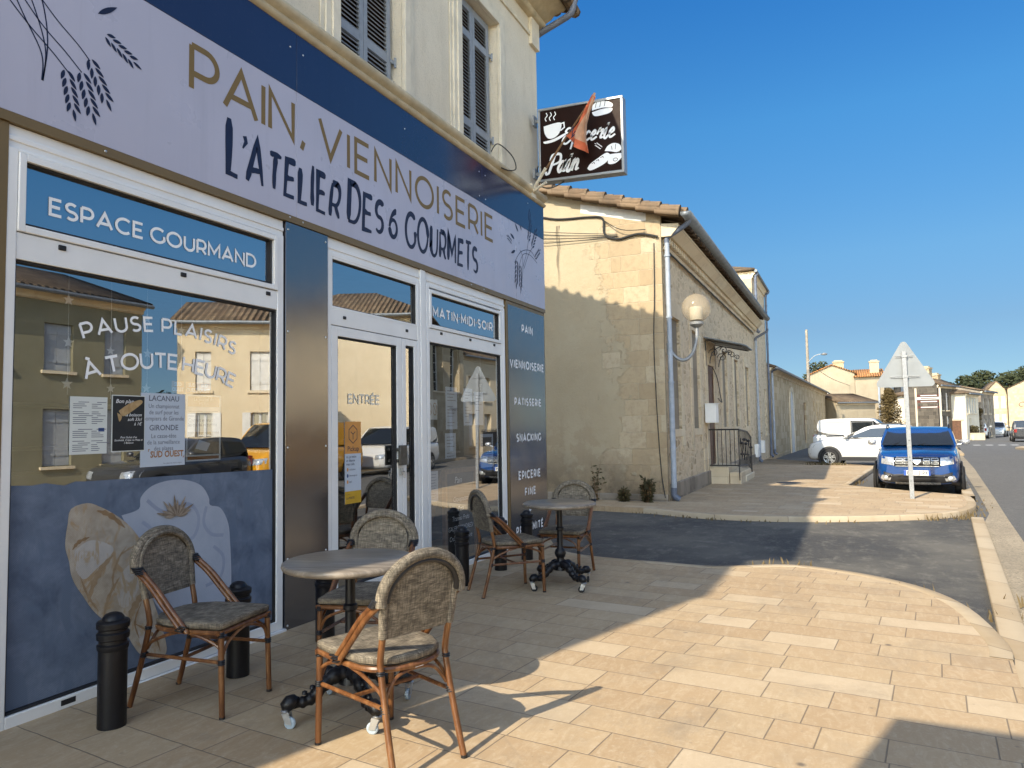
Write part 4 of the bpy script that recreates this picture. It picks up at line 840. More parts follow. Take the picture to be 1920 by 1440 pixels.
SC = {'E': ([[(.55, .85), (.30, 1.0), (.12, .80), (.38, .58), (.10, .42), (.05, .15), (.30, 0), (.60, .22)]], .60), 'p': ([[(.0, .3), (.18, .6), (.10, -.4)], [(.12, .2), (.22, .58), (.42, .55), (.42, .12), (.20, .0)]], .52),
      'i': ([[(.0, .25), (.14, .6), (.10, .1), (.22, .0), (.36, .2)], [(.17, .82), (.20, .90), (.17, .86)]], .34), 'c': ([[(.38, .48), (.24, .60), (.06, .32), (.16, .02), (.44, .16)]], .42),
      'e': ([[(.02, .22), (.30, .40), (.24, .60), (.07, .36), (.16, .02), (.46, .18)]], .44), 'r': ([[(.0, .3), (.14, .66), (.17, .52), (.36, .55), (.27, .10), (.44, .10)]], .42),
      'P': ([[(.16, .0), (.30, .98)], [(.10, .70), (.18, 1.02), (.62, 1.02), (.68, .62), (.30, .46)], [(-.05, .12), (.02, -.04), (.18, .02)]], .62), 'a': ([[(.38, .50), (.22, .60), (.05, .28), (.16, .02), (.34, .28), (.40, .58), (.36, .10), (.50, .08)]], .50),
      'n': ([[(.0, .2), (.10, .58), (.06, .0)], [(.08, .3), (.26, .60), (.34, .46), (.30, .06), (.46, .12)]], .48)}
def script_word(mb, wd, x, z, s, w):
    for c in wd: st, a = SC[c]; script(mb, st, x, z, s, w); x += a * s
script_word(q, 'Epicerie', .31, .455, .205, .027); q.build('script_lettering', MT['letter'], hs, recalc=False); q = MB(); script_word(q, 'Pain', .085, .085, .235, .034)
q.build('script_lettering', MT['letter'], hs, recalc=False)
q = MB()
for i in range(3): ribbon(q, [(p.x, p.y) for p in smooth_path([(.10 + .06 * i, .80 - .0, 0), (.085 + .06 * i, .84, 0), (.115 + .06 * i, .875, 0), (.10 + .06 * i, .915, 0)], 5)], .012, HM, .0005)
flat(q, blob([(.06, .735), (.30, .755), (.29, .63), (.22, .565), (.13, .56), (.075, .63)]), HM, .0005); ribbon(q, [(.29, .735), (.35, .745), (.355, .68), (.30, .645)], .018, HM, .0008); flat(q, blob([(.05, .525), (.2, .545), (.36, .60), (.37, .575), (.22, .51), (.08, .495)], 3), HM, .0005)
q.build('cup_emblem', MT['letter'], hs, recalc=False); q = MB(); flat(q, blob([(.74, .845), (.76, .92), (.84, .955), (.95, .935), (1.02, .89), (1.00, .85), (.88, .86)]), HM, .0005); flat(q, blob([(.74, .82), (.88, .845), (1.01, .835), (.99, .785), (.90, .765), (.78, .765)]), HM, .0005)
q.build('sandwich_emblem', MT['letter'], hs, recalc=False); q = MB(); flat(q, blob([(.66, .085), (.70, .14), (.80, .20), (.92, .26), (.97, .22), (.92, .14), (.80, .08), (.70, .055)]), HM, .0005); flat(q, blob([(.90, .285), (.94, .345), (1.02, .375), (1.10, .345), (1.12, .28), (1.06, .25), (.98, .27)]), HM, .0007); flat(q, blob([(.96, .235), (1.14, .225), (1.10, .15), (1.02, .105), (.94, .12)]), HM, .0009)
wheat_ear(q, HM, (.86, .33), rad(140), .12, .0006)
q.build('bread_emblem', MT['letter'], hs, recalc=False)
q = MB()
for x in (.80, .86, .92): ribbon(q, [(x - .012, .875), (x + .008, .95)], .007, HM, .0013)
for a, b in ((.75, .12), (.81, .15), (.87, .185)): ribbon(q, [(a - .03, b + .02), (a + .005, b + .035), (a + .01, b + .012)], .007, HM, .0013)
ribbon(q, [(1.04 + .03 * cos(a * pi / 8), .155 + .02 * sin(a * pi / 8)) for a in range(17)], .006, HM, .0017); ribbon(q, [(.99, .34), (1.0, .29)], .006, HM, .0015); ribbon(q, [(1.05, .36), (1.04, .29)], .006, HM, .0015)
q.build('emblem_lines', MT['brown'], hs, recalc=False)
q = MB(); q.tube(smooth_path([(-3.67, .10, 4.72), (-3.62, .03, 4.86), (-3.55, .0, 4.80), (-3.60, .02, 4.62), (-3.48, .05, 4.55), (-3.3, .07, 4.60), (-3.18, .08, 4.70)], 6), .008, 6); q.build('feed_cable', MT['cable'], hs)
fg = thing('shop_flag', 'faded orange and red flag on a slanting wooden stick in front of the hanging sign', 'flag', (-3.64, 8.60, 4.53))
tip = Vector((.96, -.22, .98)); q = MB(); q.tube([(-.05, .05, -.05), tip * .5, tip], [.016, .013, .010], 8); q.build('flag_stick', MT['woodpole'], fg)
q = MB(); q.tube([(-.06, .06, -.06), tip * .22], .021, 8); q.box(-.06, .0, -.02, .12, -.12, .06); q.tube([(-.03, .0, -.06), (.22, -.06, .02)], .018, 8); q.build('flag_holder', MT['creamtrim'], fg)
q = MB(); rows = []
for i in range(13):
    u = i / 12; a = tip * lerp(.56, .99, u); w = .36 * (1 - u) ** .8 + .02; r_ = []
    for j in range(9):
        v = j / 8; fold = .055 * sin(v * 9 + u * 4) * (1 - u * .6)
        r_.append((a.x + v * w * .75 * (1 - u) + fold * .5 + .02 * v, a.y - .02 + fold - .05 * v * (1 - u), a.z - v * w * .92 - .03 * sin(v * 5)))
    rows.append(r_)
q.grid(rows[:], 0)
q.m = [(1 if (k % 8) >= 3 and k // 8 > 1 else 0) for k in range(len(q.m))]
q.build('flag_cloth', [MT['flag'], MT['flagpale']], fg, recalc=False)
q = MB(); fm2 = lambda u, v, t: (rows[1][2][0] - .05 + u, rows[1][2][1] - .05 - t, rows[1][2][2] + v)
for k, s_ in enumerate(([(.0, .10), (.05, .16), (.03, .04), (.08, .10)], [(.02, .02), (.08, .06), (.05, -.05)], [(.06, -.02), (.12, .06)])): ribbon(q, s_, .016, fm2, .0004 * k)
q.build('flag_mark', MT['ink'], fg, recalc=False)

# ------------------------------------------------------------------ bollards, tables, chairs
def lathe_part(prof, n=28): q = MB(); q.lathe(prof, (0, 0, 0), n); return q
bol = thing('bollard', 'black cast iron bollard, nearest one, in front of the croissant window', 'bollard', (-3.26, 2.39, gz(2.39)), 0, 'black bollards along the shop front')
lathe_part([(.064, -.05), (.064, .365), (.0, .365)]).build('post', MT['black'], bol)
lathe_part([(.0, .36), (.066, .362), (.070, .370), (.070, .388), (.062, .394), (.062, .410), (.072, .416), (.073, .442), (.064, .450), (.064, .462), (.073, .468), (.074, .492), (.068, .500), (.050, .505), (.047, .516), (.036, .530), (.018, .537), (0, .539)]).build('cap', MT['black'], bol)
for y, lb in ((3.18, 'black bollard behind the seat of the left chair'), (3.95, 'black bollard half hidden behind the near table'), (5.87, 'black bollard in front of the chalkboard window, left of the far table'), (6.68, 'black bollard right behind the turned chair of the far table'), (7.35, 'black bollard in front of the list of goods panel')):
    copy_thing(bol, lb, (-3.26, y, gz(y)), R0.uniform(0, 6))
def table_base(t, castmat):
    q = MB(); q.lathe([(.0, .15), (.060, .15), (.052, .20), (.036, .23), (.034, .26), (.045, .275), (.053, .30), (.045, .33), (.030, .345), (.026, .36), (.026, .50), (.036, .51), (.036, .53), (.026, .54), (.024, .70), (.07, .715), (.07, .728), (0, .728)], (0, 0, 0), 20); q.build('column', MT['black'], t)
    for k in range(4):
        a = pi / 4 + k * pi / 2; ca, sa = cos(a), sin(a)
        def P(r, z, w=0): return (r * ca - w * sa, r * sa + w * ca, z)
        q = MB(); pts = smooth_path([P(.03, .20), P(.09, .195), P(.15, .155), P(.20, .115), P(.25, .105), P(.295, .112)], 5); n = len(pts)
        q.tube(pts, [lerp(.040, .022, i / (n - 1)) + .004 * sin(i * 1.7) for i in range(n)], 8)
        q.tube([P(.27, .112), P(.285, .118), P(.305, .116), P(.325, .100), P(.330, .085)], [.022, .034, .036, .030, .012], 10)
        for i in range(5): u = i / 4; q.lathe([(0, .012), (.012, .006), (.014, -.006), (0, -.012)], P(lerp(.12, .27, u), lerp(.205, .128, u)), 8)
        lg = q.build('leg', MT['black'], t, ang=60)
        c = P(.325, .03); d = a + .9 * sin(k * 2.1 + 1); q = MB()
        wx, wy = c[0] - .02 * cos(d), c[1] - .02 * sin(d)
        def Wp(u, v, z): return (wx + u * cos(d) - v * sin(d), wy + u * sin(d) + v * cos(d), z)
        q.lathe([(.018, .078), (.022, .084), (.014, .092), (0, .094)], (c[0], c[1], 0), 10)
        for s_ in (-.014, .014): q.add([Wp(-.018, s_, .024), Wp(.012, s_, .024), Wp(.034, s_, .074), Wp(-.004, s_, .080)], [(0, 1, 2, 3)])
        q.add([Wp(-.004, -.014, .080), Wp(-.004, .014, .080), Wp(.034, .014, .074), Wp(.034, -.014, .074)], [(0, 1, 2, 3)])
        cs = q.build('caster_fork', MT['chrome'], lg, recalc=False)
        q = MB(); m0 = len(q.v); q.lathe([(0, -.009), (.024, -.009), (.0285, -.005), (.0285, .005), (.024, .009), (0, .009)], (0, 0, 0), 16, axis='y')
        q.v = [Wp(x - .004, y, z + .0285) for x, y, z in q.v]; q.build('caster_wheel', castmat, lg)
def table(name, label, loc, castmat, R=.335, H=.755):
    t = thing(name, label, 'table', loc, .25, 'round bistro tables')
    q = MB(); q.lathe([(0, H - .036), (R - .02, H - .036), (R - .006, H - .030), (R, H - .018), (R - .003, H - .006), (R - .012, H), (0, H)], (0, 0, 0), 48); q.build('tabletop', MT['tabletop'], t, ang=50)
    q = MB(); q.box(-.19, .19, -.02, .02, H - .055, H - .036); q.box(-.02, .02, -.19, .19, H - .0549, H - .0361); q.build('top_bracket', MT['black'], t)
    table_base(t, castmat); return t
table('bistro_table', 'round grey wood topped bistro table on clear castors, nearest the camera', (-2.30, 2.98, gz(2.98)), plain('clear_castor_plastic', (.35, .42, .48), .2, var=.1))
table('bistro_table', 'round bistro table on black castors further along, below the list of goods', (-2.40, 6.15, gz(6.15)), MT['rubber'])
def make_chair(label, loc, rz):
    t = thing('bistro_chair', label, 'chair', loc, rz, 'bamboo look bistro chairs'); B, F, K = MT['bamboo'], MT['fabric'], MT['binding']
    # seat pad: straight front, rounded back
    out = [(.235, -.205), (.245, -.19), (.245, .19), (.235, .205), (.05, .212), (-.10, .198), (-.18, .160), (-.225, .09), (-.238, 0), (-.225, -.09), (-.18, -.160), (-.10, -.198), (.05, -.212)]
    rows = []
    for z, k in ((.430, .97), (.434, 1.0), (.452, 1.0), (.460, .985), (.463, .95), (.461, .6), (.459, .2), (.459, .01)): rows.append([(x * k if z > .458 else x * k, y * k, z - (.030 if x > .22 and z < .43 else 0)) for x, y in out])
    q = MB(); q.grid(rows, wrap=True); q.add([(x * .97, y * .97, .425) for x, y in out], [tuple(range(len(out)))]); q.build('seat', F, t, ang=70)
    # back panel and hoop
    def bx(z): return -.215 - .075 * max(0, (z - .42)) / .46
    pan = [(-.158, .555), (.158, .555), (.165, .70)] + [(.165 * cos(rad(a)), .715 + .150 * sin(rad(a))) for a in range(15, 166, 15)] + [(-.165, .70)]
    q = MB(); q.prism(pan, lambda u, v, k: (bx(v) + k - .018 * (1 - (u / .17) ** 2), u, v), -.006, .006); q.build('backrest', F, t, ang=60)
    hoop = []
    for a in range(-8, 189, 7): hoop.append((bx(.72 + .16 * max(0, sin(rad(a)))) - .012, .205 * cos(rad(a)), .715 + .165 * sin(rad(a))))
    q = MB(); q.tube(hoop, .0245, 12); q.tube([(x + .022, y * .94, z - .012) for x, y, z in hoop], .013, 8); q.build('top_hoop', F, t)
    q = MB(); q.tube([(bx(.70 + .15 * max(0, sin(rad(a)))) - .022, .180 * cos(rad(a)), .705 + .150 * sin(rad(a))) for a in range(0, 181, 10)], .012, 8); q.build('hoop_inner_tube', K, t)
    for s in (-1, 1):
        q = MB(); q.tube([(bx(.56), s * .172, .555), (bx(.63), s * .178, .63), (bx(.72), s * .186, .72), (bx(.76) - .01, s * .186, .765)], .019, 10); q.build('back_upright', F, t)
        q = MB()
        for dx in (0, .034): q.tube(smooth_path([(hoop[0][0] + dx + .004, s * .206, .700), (-.175 + dx, s * .213, .625), (-.085 + dx, s * .218, .53), (.01 + dx, s * .221, .43), (.022 + dx, s * .221, .408)], 5), .0125, 10)
        q.build('arm_tube', B, t)
        q = MB()
        for i in range(4): u = i / 3; q.lathe([(.026, -.0048), (.031, 0), (.026, .0048)], (lerp(-.262, -.236, u), s * .207, lerp(.715, .688, u)), 12)
        q.build('binding', K, t); q = MB()
        for i in range(3): q.tube([(.002 + .012 * i, s * .240, .424 + .010 * i), (.052 + .012 * i - .012, s * .240, .428 + .012 * i - .010), (.050, s * .205, .43), (.004, s * .205, .43)], .0042, 6, closed=True)
        q.build('binding', K, t)
        fl_, rl = (.232, s * .192), (-.205, s * .165)
        lg = MB().tube([(fl_[0], fl_[1], .425), (.236, s * .193, .26), (.244, s * .195, .0)], [.0148, .0148, .0140], 12).build('leg', B, t)
        q = MB(); q.lathe([(0, 0), (.0150, 0), (.0150, .012), (0, .012)], (.244, s * .195, 0), 12); q.build('foot_cap', K, lg)
        q = MB()
        for z in (.395, .404, .413, .262, .271, .280): q.lathe([(.0150, -.0045), (.0190, 0), (.0150, .0045)], (lerp(.244, .232, z / .425), s * .1935, z), 12)
        q.build('binding', K, lg)
        lg = MB().tube(smooth_path([(bx(.56), s * .172, .56), (-.216, s * .170, .46), (-.220, s * .168, .40), (-.262, s * .172, .22), (-.325, s * .178, 0)], 4), [.0142] * 17, 12).build('leg', B, t)
        q = MB(); q.lathe([(0, 0), (.0152, 0), (.0152, .012), (0, .012)], (-.325, s * .178, 0), 12); q.build('foot_cap', K, lg)
        q = MB()
        for z in (.405, .414, .262, .271, .280): q.lathe([(.0150, -.0045), (.0190, 0), (.0150, .0045)], (-.219 if z > .4 else lerp(-.240, -.248, (.28 - z) / .02), s * .170, z), 12)
        q.build('binding', K, lg)
        MB().tube([(.238, s * .188, .268), (-.244, s * .166, .272)], .0095, 8).build('stretcher', B, t)
        q = MB(); q.tube(smooth_path([(.232, s * .186, .30), (.215, s * .190, .345), (.13, s * .196, .385), (.06, s * .198, .402)], 5), .0085, 8); q.tube(smooth_path([(-.232, s * .165, .30), (-.205, s * .170, .335), (-.10, s * .182, .380), (-.02, s * .192, .402)], 5), .0085, 8); q.build('brace', B, t)
    q = MB(); ring = [(x * .96 - .004, y * .955, .412) for x, y in out]; q.tube([tuple(p) for p in smooth_path(ring + [ring[0]], 3)[:-1]], .0130, 8, closed=True); q.build('seat_frame', B, t)
    q = MB(); q.tube([(-.01, -.176, .268), (-.01, .176, .268)], .0095, 8); q.tube(smooth_path([(.236, -.182, .30), (.238, -.14, .36), (.238, 0, .402), (.238, .14, .36), (.236, .182, .30)], 5), .008, 8); q.tube(smooth_path([(-.232, -.160, .30), (-.222, -.10, .375), (-.222, 0, .395), (-.222, .10, .375), (-.232, .160, .30)], 5), .008, 8); q.build('cross_stretcher', B, t)
    q = MB(); q.box(bx(.56) - .006, bx(.56) + .006, -.15, .15, .548, .566); q.build('back_rail', F, t)
    q = MB(); q.add([(-.2405, -.03, .417), (-.2405, .012, .417), (-.2415, .012, .402), (-.2415, -.03, .402)], [(0, 1, 2, 3)]); q.build('maker_label', MT['letter'], t, recalc=False)
    return t
c0 = make_chair('sunlit bamboo chair with woven seat, its back to the camera, at the near table', (-1.905, 2.715, gz(2.7)), math.atan2(.21, -.55))
copy_thing(c0, 'bamboo chair in shade on the left, facing right, before the croissant window', (-3.105, 2.815, gz(2.8)), math.atan2(.096, .57))
copy_thing(c0, 'bamboo chair behind the near table, in front of the glass door', (-2.63, 3.57, gz(3.57)), math.atan2(-.97, .25))
copy_thing(c0, 'bamboo chair turned away, left of the far table', (-2.755, 5.82, gz(5.82)), math.atan2(.38, .33))
copy_thing(c0, 'bamboo chair on the far side of the far table, facing the camera', (-2.53, 6.66, gz(6.66)), math.atan2(-1, .05))
#@@PART3
# ------------------------------------------------------------------ houses
PV = {'pane': plain('dark_window_glass', (.02, .024, .03), .06, spec=.9), 'wood': plain('white_window_wood', (.55, .54, .51), .6)}
def house(name, label, p0, p1, depth, eave, ridge, roof='gable', holes=(), wall='cream', trim='trimstone', roofm='roof', shut='shutter', z0=None, cornice=True, rev=.18, group=None, over=.32, cat='house', sills=True):
    p0 = Vector(p0); p1 = Vector(p1); d = p1 - p0; L = d.length; zb = z0 if z0 is not None else min(gz(p0.y), gz(p1.y)) - .15
    h = thing(name, label, cat, (p0.x, p0.y, zb), math.atan2(d.y, d.x), group); E_ = eave - zb; Rg = ridge - zb
    q = MB(); wall_holes(q, 0, L, 0, E_, [(a, b, c - zb, e - zb) for a, b, c, e, *_ in holes], y=0, depth=rev)
    q.add([(0, 0, 0), (0, depth, 0), (0, depth, E_), (0, 0, E_)], [(0, 1, 2, 3)]); q.add([(L, 0, 0), (L, depth, 0), (L, depth, E_), (L, 0, E_)], [(0, 1, 2, 3)]); q.add([(0, depth, 0), (L, depth, 0), (L, depth, E_), (0, depth, E_)], [(0, 1, 2, 3)])
    if roof == 'gable':
        for x in (0, L): q.add([(x, 0, E_), (x, depth, E_), (x, depth / 2, Rg)], [(0, 1, 2)])
    if roof == 'cross':
        for y in (0, depth): q.add([(0, y, E_), (L, y, E_), (L / 2, y, Rg)], [(0, 1, 2)])
    if roof == 'shed':
        for x in (0, L): q.add([(x, 0, E_), (x, depth, E_), (x, depth, Rg)], [(0, 1, 2)])
    q.build('wall', MT[wall] if isinstance(wall, str) else wall, h, recalc=False)
    q = MB(); o = over; s = (Rg - E_) / (depth / 2); zo = E_ - o * s * .6 + .05
    if roof == 'gable':
        q.add([(-.12, -o, zo), (L + .12, -o, zo), (L + .12, depth / 2, Rg + .05), (-.12, depth / 2, Rg + .05), (L + .12, depth + o, zo), (-.12, depth + o, zo)], [(0, 1, 2, 3), (3, 2, 4, 5)])
    elif roof == 'hip':
        k = min(L, depth) / 2; ra, rb = ((k, depth / 2), (L - k, depth / 2)) if L > depth else ((L / 2, k), (L / 2, depth - k))
        q.add([(-o, -o, zo), (L + o, -o, zo), (L + o, depth + o, zo), (-o, depth + o, zo), (*ra, Rg), (*rb, Rg)], [(0, 1, 5, 4), (1, 2, 5), (2, 3, 4, 5), (3, 0, 4)] if L > depth else [(0, 1, 4), (1, 2, 5, 4), (2, 3, 5), (3, 0, 4, 5)])
    elif roof == 'cross':
        sx = (Rg - E_) / (L / 2); zo = E_ - o * sx * .6 + .05
        q.add([(-o, -.15, zo), (L / 2, -.15, Rg + .05), (L + o, -.15, zo), (-o, depth, zo), (L / 2, depth, Rg + .05), (L + o, depth, zo)], [(0, 1, 4, 3), (1, 2, 5, 4)])
    elif roof == 'shed':
        q.add([(-.1, -o, E_ - .03), (L + .1, -o, E_ - .03), (L + .1, depth, Rg + .05), (-.1, depth, Rg + .05)], [(0, 1, 2, 3)])
    q.build('roof', MT[roofm], h, recalc=False, solid=.11)
    if cornice:
        q = MB(); profile_run(q, [(-.002, E_ - .30), (-.05, E_ - .28), (-.06, E_ - .2), (-.14, E_ - .12), (-.20, E_ - .03), (-.002, E_ - .02)], -.02, L + .02); q.build('cornice', MT[trim], h)
        q = MB(); q.tube([(-.1, -o - .05, zo - .06), (L + .1, -o - .05, zo - .06)], .065, 8); q.build('gutter', MT['zinc'], h)
    for a, b, c, e, k in holes:
        c -= zb; e -= zb; w = b - a; y = max(.01, rev - .06)
        if k in ('shut', 'shut2'):
            wn = MB().box(a, b, y + .05, y + .06, c, e).build('window', PV['pane'], h)
            for s0, s1 in ((a + .01, (a + b) / 2 - .004), ((a + b) / 2 + .004, b - .01)):
                q = MB(); q.box(s0, s1, y - .02, y + .02, c + .01, e - .01)
                for z in (.2, .8): q.box(s0 + .01, s1 - .01, y - .04, y - .0202, lerp(c, e, z) - .04, lerp(c, e, z) + .04)
                q.build('shutter', MT[shut], wn)
        elif k in ('win', 'open'):
            wn = MB().box(a, b, y + .05, y + .06, c, e).build('window', PV['pane'], h)
            q = MB(); frame_rect(q, a, b, c, e, .055, y, y + .05); q.box((a + b) / 2 - .04, (a + b) / 2 + .04, y - .004, y + .046, c + .055, e - .055)
            n = max(2, int((e - c) / .5))
            for i in range(1, n): q.box(a + .055, b - .055, y + .008, y + .04, lerp(c, e, i / n) - .015, lerp(c, e, i / n) + .015)
            q.build('frame', PV['wood'], wn)
            if k == 'open':
                for s0, s1 in ((a - w / 2 - .02, a - .02), (b + .02, b + w / 2 + .02)): MB().box(s0, s1, -.05, -.01, c, e).build('shutter', MT[shut], wn)
        elif k == 'door':
            dr = MB().box(a, b, y, y + .05, c, e).build('door', MT['brownwood'], h); q = MB()
            for z0_, z1_ in ((.06, .35), (.42, .94)): frame_rect(q, a + .12, b - .12, lerp(c, e, z0_), lerp(c, e, z1_), .04, y - .02, y - .001)
            q.build('door_panel', MT['brownwood'], dr)
        else:                                   # blind recess
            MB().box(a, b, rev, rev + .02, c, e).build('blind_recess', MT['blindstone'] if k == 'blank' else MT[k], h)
        if sills and k not in ('door', 'blank'):
            q = MB(); q.box(a - .08, b + .08, -.07, -.002, c - .09, c - .01); q.build('sill', MT[trim], h)
    return h
def part_box(h, name, mat, *b): q = MB(); q.box(*b); return q.build(name, mat, h)
def chimney(h, x, y, z0, z1, w=.7, d=.5, m='gable'):
    q = MB(); q.box(x - w / 2, x + w / 2, y - d / 2, y + d / 2, z0, z1 - .18); q.box(x - w / 2 - .06, x + w / 2 + .06, y - d / 2 - .06, y + d / 2 + .06, z1 - .18, z1 - .06); q.box(x - w / 2 + .1, x + w / 2 - .1, y - d / 2 + .1, y + d / 2 - .1, z1 - .06, z1 + .06); q.build('chimney', MT[m], h)
MT['brownwood'] = plain('brown_door_wood', (.12, .055, .028), .6, var=.3, sc=6)
MT['olive'] = mat_render_wall('olive_render', (.20, .185, .12), (.26, .24, .165), .1, .3); MT['paleshut'] = plain('pale_grey_shutters', (.36, .38, .40), .6, var=.1)
MT['whiteshut'] = plain('white_shutters', (.62, .60, .56), .6, var=.1); MT['beige'] = mat_render_wall('beige_render', (.58, .475, .32), (.68, .57, .40), .1, .4)
MT['darkstone'] = mat_ashlar('blackened_stone', ((.055, .048, .04), (.085, .074, .06), (.13, .113, .09)), .6, .32, rub=.4); MT['concrete'] = plain('weathered_concrete', (.25, .215, .17), .85, var=.25, sc=3); MT['lowwall'] = mat_render_wall('beige_limewash', (.40, .325, .215), (.50, .415, .285), .15, .6); MT['plaster'] = mat_render_wall('old_cream_plaster', (.30, .25, .175), (.39, .33, .24), .3, .75); MT['farstone'] = mat_ashlar('far_limestone', ((.36, .285, .18), (.42, .34, .22), (.48, .40, .275)), .6, .32, rub=.5, stain=(.28, .21, .14)); MT['greystone'] = mat_ashlar('weathered_grey_stone', ((.17, .14, .11), (.25, .215, .17), (.36, .31, .25)), .6, .32, rub=.4)

# -- the single storey stone house with the lit gable
XB, YB = -3.30, 14.60
LB = 16.0
bh_holes = [(a - YB, b - YB, c, e, k) for a, b, c, e, k in ((15.03, 16.02, 1.27, 3.68, 'blank'), (17.36, 18.33, 1.27, 3.64, 'blank'), (19.42, 20.42, .28, 2.95, 'door'), (21.95, 22.95, 1.27, 3.56, 'blank'), (24.5, 25.5, 1.27, 3.5, 'blank'), (27.35, 28.4, 1.27, 3.45, 'blank'))]
b2 = house('stone_house', 'long single storey rubble stone house with blind windows and a sunlit plastered gable', (XB, YB), (XB, YB + LB), 9.0, 5.26, 7.25, 'none', bh_holes, wall='rubble', cornice=False, rev=.06, sills=False, z0=-.45)
zb = -.45
for ch in list(b2.children):
    if ch.name.startswith('roof'): bpy.data.objects.remove(ch)
# gable wall towards the camera, lit by the sun
gp = [(0, 0), (9, 0), (9, 5.35 - zb), (4.6, 7.16 - zb), (.0, 5.72 - zb)]
q = MB(); q.prism(gp, lambda u, v, t: (t - .02, u, v), -.10, .0); q.build('gable_wall', MT['gable'], b2)
q = MB(); q.add([(-.1215, .42, 5.60 - zb), (-.1215, 1.72, 5.96 - zb), (-.1215, 1.72, 6.15 - zb), (-.1215, .30, 5.78 - zb), (-.1215, .30, 5.60 - zb)], [(0, 1, 2, 3, 4)]); q.build('white_board', MT['whiteshut'], b2, recalc=False)
q = MB()                                    # black streaks left by old flues
for y0, w, z1, z0_ in ((2.25, .06, 5.75, 4.2), (2.85, .05, 5.55, 4.4)):
    n = 9; q.add([(-.1225, y0 + w * (.8 - .5 * i / n) * s + .02 * sin(i * 1.7), lerp(z1, z0_, i / n) - zb) for i in range(n + 1) for s in (-1, 1)], [(2 * i, 2 * i + 1, 2 * i + 3, 2 * i + 2) for i in range(n)])
def mat_streak():
    m = NM('soot_streak', .95); f = m.noise(1, 4, .6, v=m.map(sc=(1, 16, .9))); z = m.xyz()[2]
    a = m.math('MULTIPLY', m.rng(f, .30, .62), m.rng(z, 4.3 - zb, 5.7 - zb, .0, .85)); m.set('Base Color', (.05, .04, .035)); m.set('Alpha', a); return m.mat
q.build('soot_streak', mat_streak(), b2, recalc=False)
# roof with a visible edge of half round tiles
q = MB(); o = .42; pts = [(-o, 5.60 - zb), (4.6, 7.24 - zb), (9.3, 5.3 - zb)]
q.add([(-.30, *pts[0]), (LB, *pts[0]), (LB, *pts[1]), (-.30, *pts[1]), (LB, *pts[2]), (-.30, *pts[2])], [(0, 1, 2, 3), (3, 2, 4, 5)])
n = 13
for i in range(n):
    y0, y1 = lerp(-o, 4.6, i / n), lerp(-o, 4.6, (i + 1) / n) + .06; za, zb_ = lerp(pts[0][1], pts[1][1], i / n), lerp(pts[0][1], pts[1][1], (i + 1) / n)
    q.tube([(-.30, y0, za + .05), (-.30, y1, zb_ + .01)], [.10, .085], 10); q.tube([(-.08, y0 - .1, za + .045), (-.08, y1 - .1, zb_ + .005)], [.10, .085], 10)
for i in range(44): x = .2 + LB * i / 44; q.tube([(x, -o, pts[0][1] + .04), (x, .35, pts[0][1] + .29)], .095, 7)
q.build('roof', MT['roof'], b2, recalc=False, solid=.07)
# cornice with dentils and gutter
q = MB(); profile_run(q, [(-.001, 4.98 - zb), (-.04, 4.98 - zb), (-.06, 5.03 - zb), (-.06, 5.10 - zb)], .0, LB); profile_run(q, [(-.001, 5.22 - zb), (-.20, 5.22 - zb), (-.24, 5.27 - zb), (-.30, 5.33 - zb), (-.36, 5.40 - zb), (-.36, 5.46 - zb), (-.001, 5.5 - zb)], -.1, LB)
for i in range(int(LB / .20)): x = .05 + .20 * i; q.box(x, x + .11, -.15, -.0015, 5.101 - zb, 5.219 - zb)
q.build('cornice', MT['trimstone'], b2)
q = MB(); arcp = [(-.56 + .10 * sin(rad(a)), 5.60 - zb - .02 - .10 * cos(rad(a)) + .02) for a in range(-95, 96, 19)]
q.grid([[(-.36, y, z) for y, z in arcp], [(LB, y, z) for y, z in arcp]])
for i in range(9): x = -.1 + i * 2.0; q.tube([(x, -.66, 5.62 - zb), (x, -.56, 5.51 - zb), (x, -.45, 5.62 - zb)], .012, 6)
q.add([(-.36, y, z) for y, z in arcp], [tuple(range(len(arcp)))]); q.build('gutter', MT['zinc'], b2, recalc=False, solid=.012)
for a, b, c, e, k in bh_holes:             # a surround of dressed stone round each opening
    q = MB(); c -= zb; e -= zb; ww = .24 + .08 * (k == 'door')
    for s0, s1 in ((a - ww, a), (b, b + ww)): q.box(s0, s1, -.022, -.001, max(.05, c - .5), e)
    q.box(a - ww, b + ww, -.0225, -.001, e, e + .34); q.box(a - .1, b + .1, -.024, -.001, c - .16, c); q.build('opening_surround', MT['trimstone'], b2)
q = MB(); q.box(.0, LB, -.06, -.001, 0, .62); q.box(-.16, -.101, .0, 9, 0, .42); q.build('plinth', MT['greystone'], b2, bevel=.02)
q = MB(); q.tube([(.0, -.05, 5.0 - zb + .02)] + [(.45 * i, -.07 - .01 * (i % 2), 4.97 - zb - .02 * (i % 2)) for i in range(1, int(LB / .45))], .022, 6); q.build('wall_cable', MT['cable'], b2)
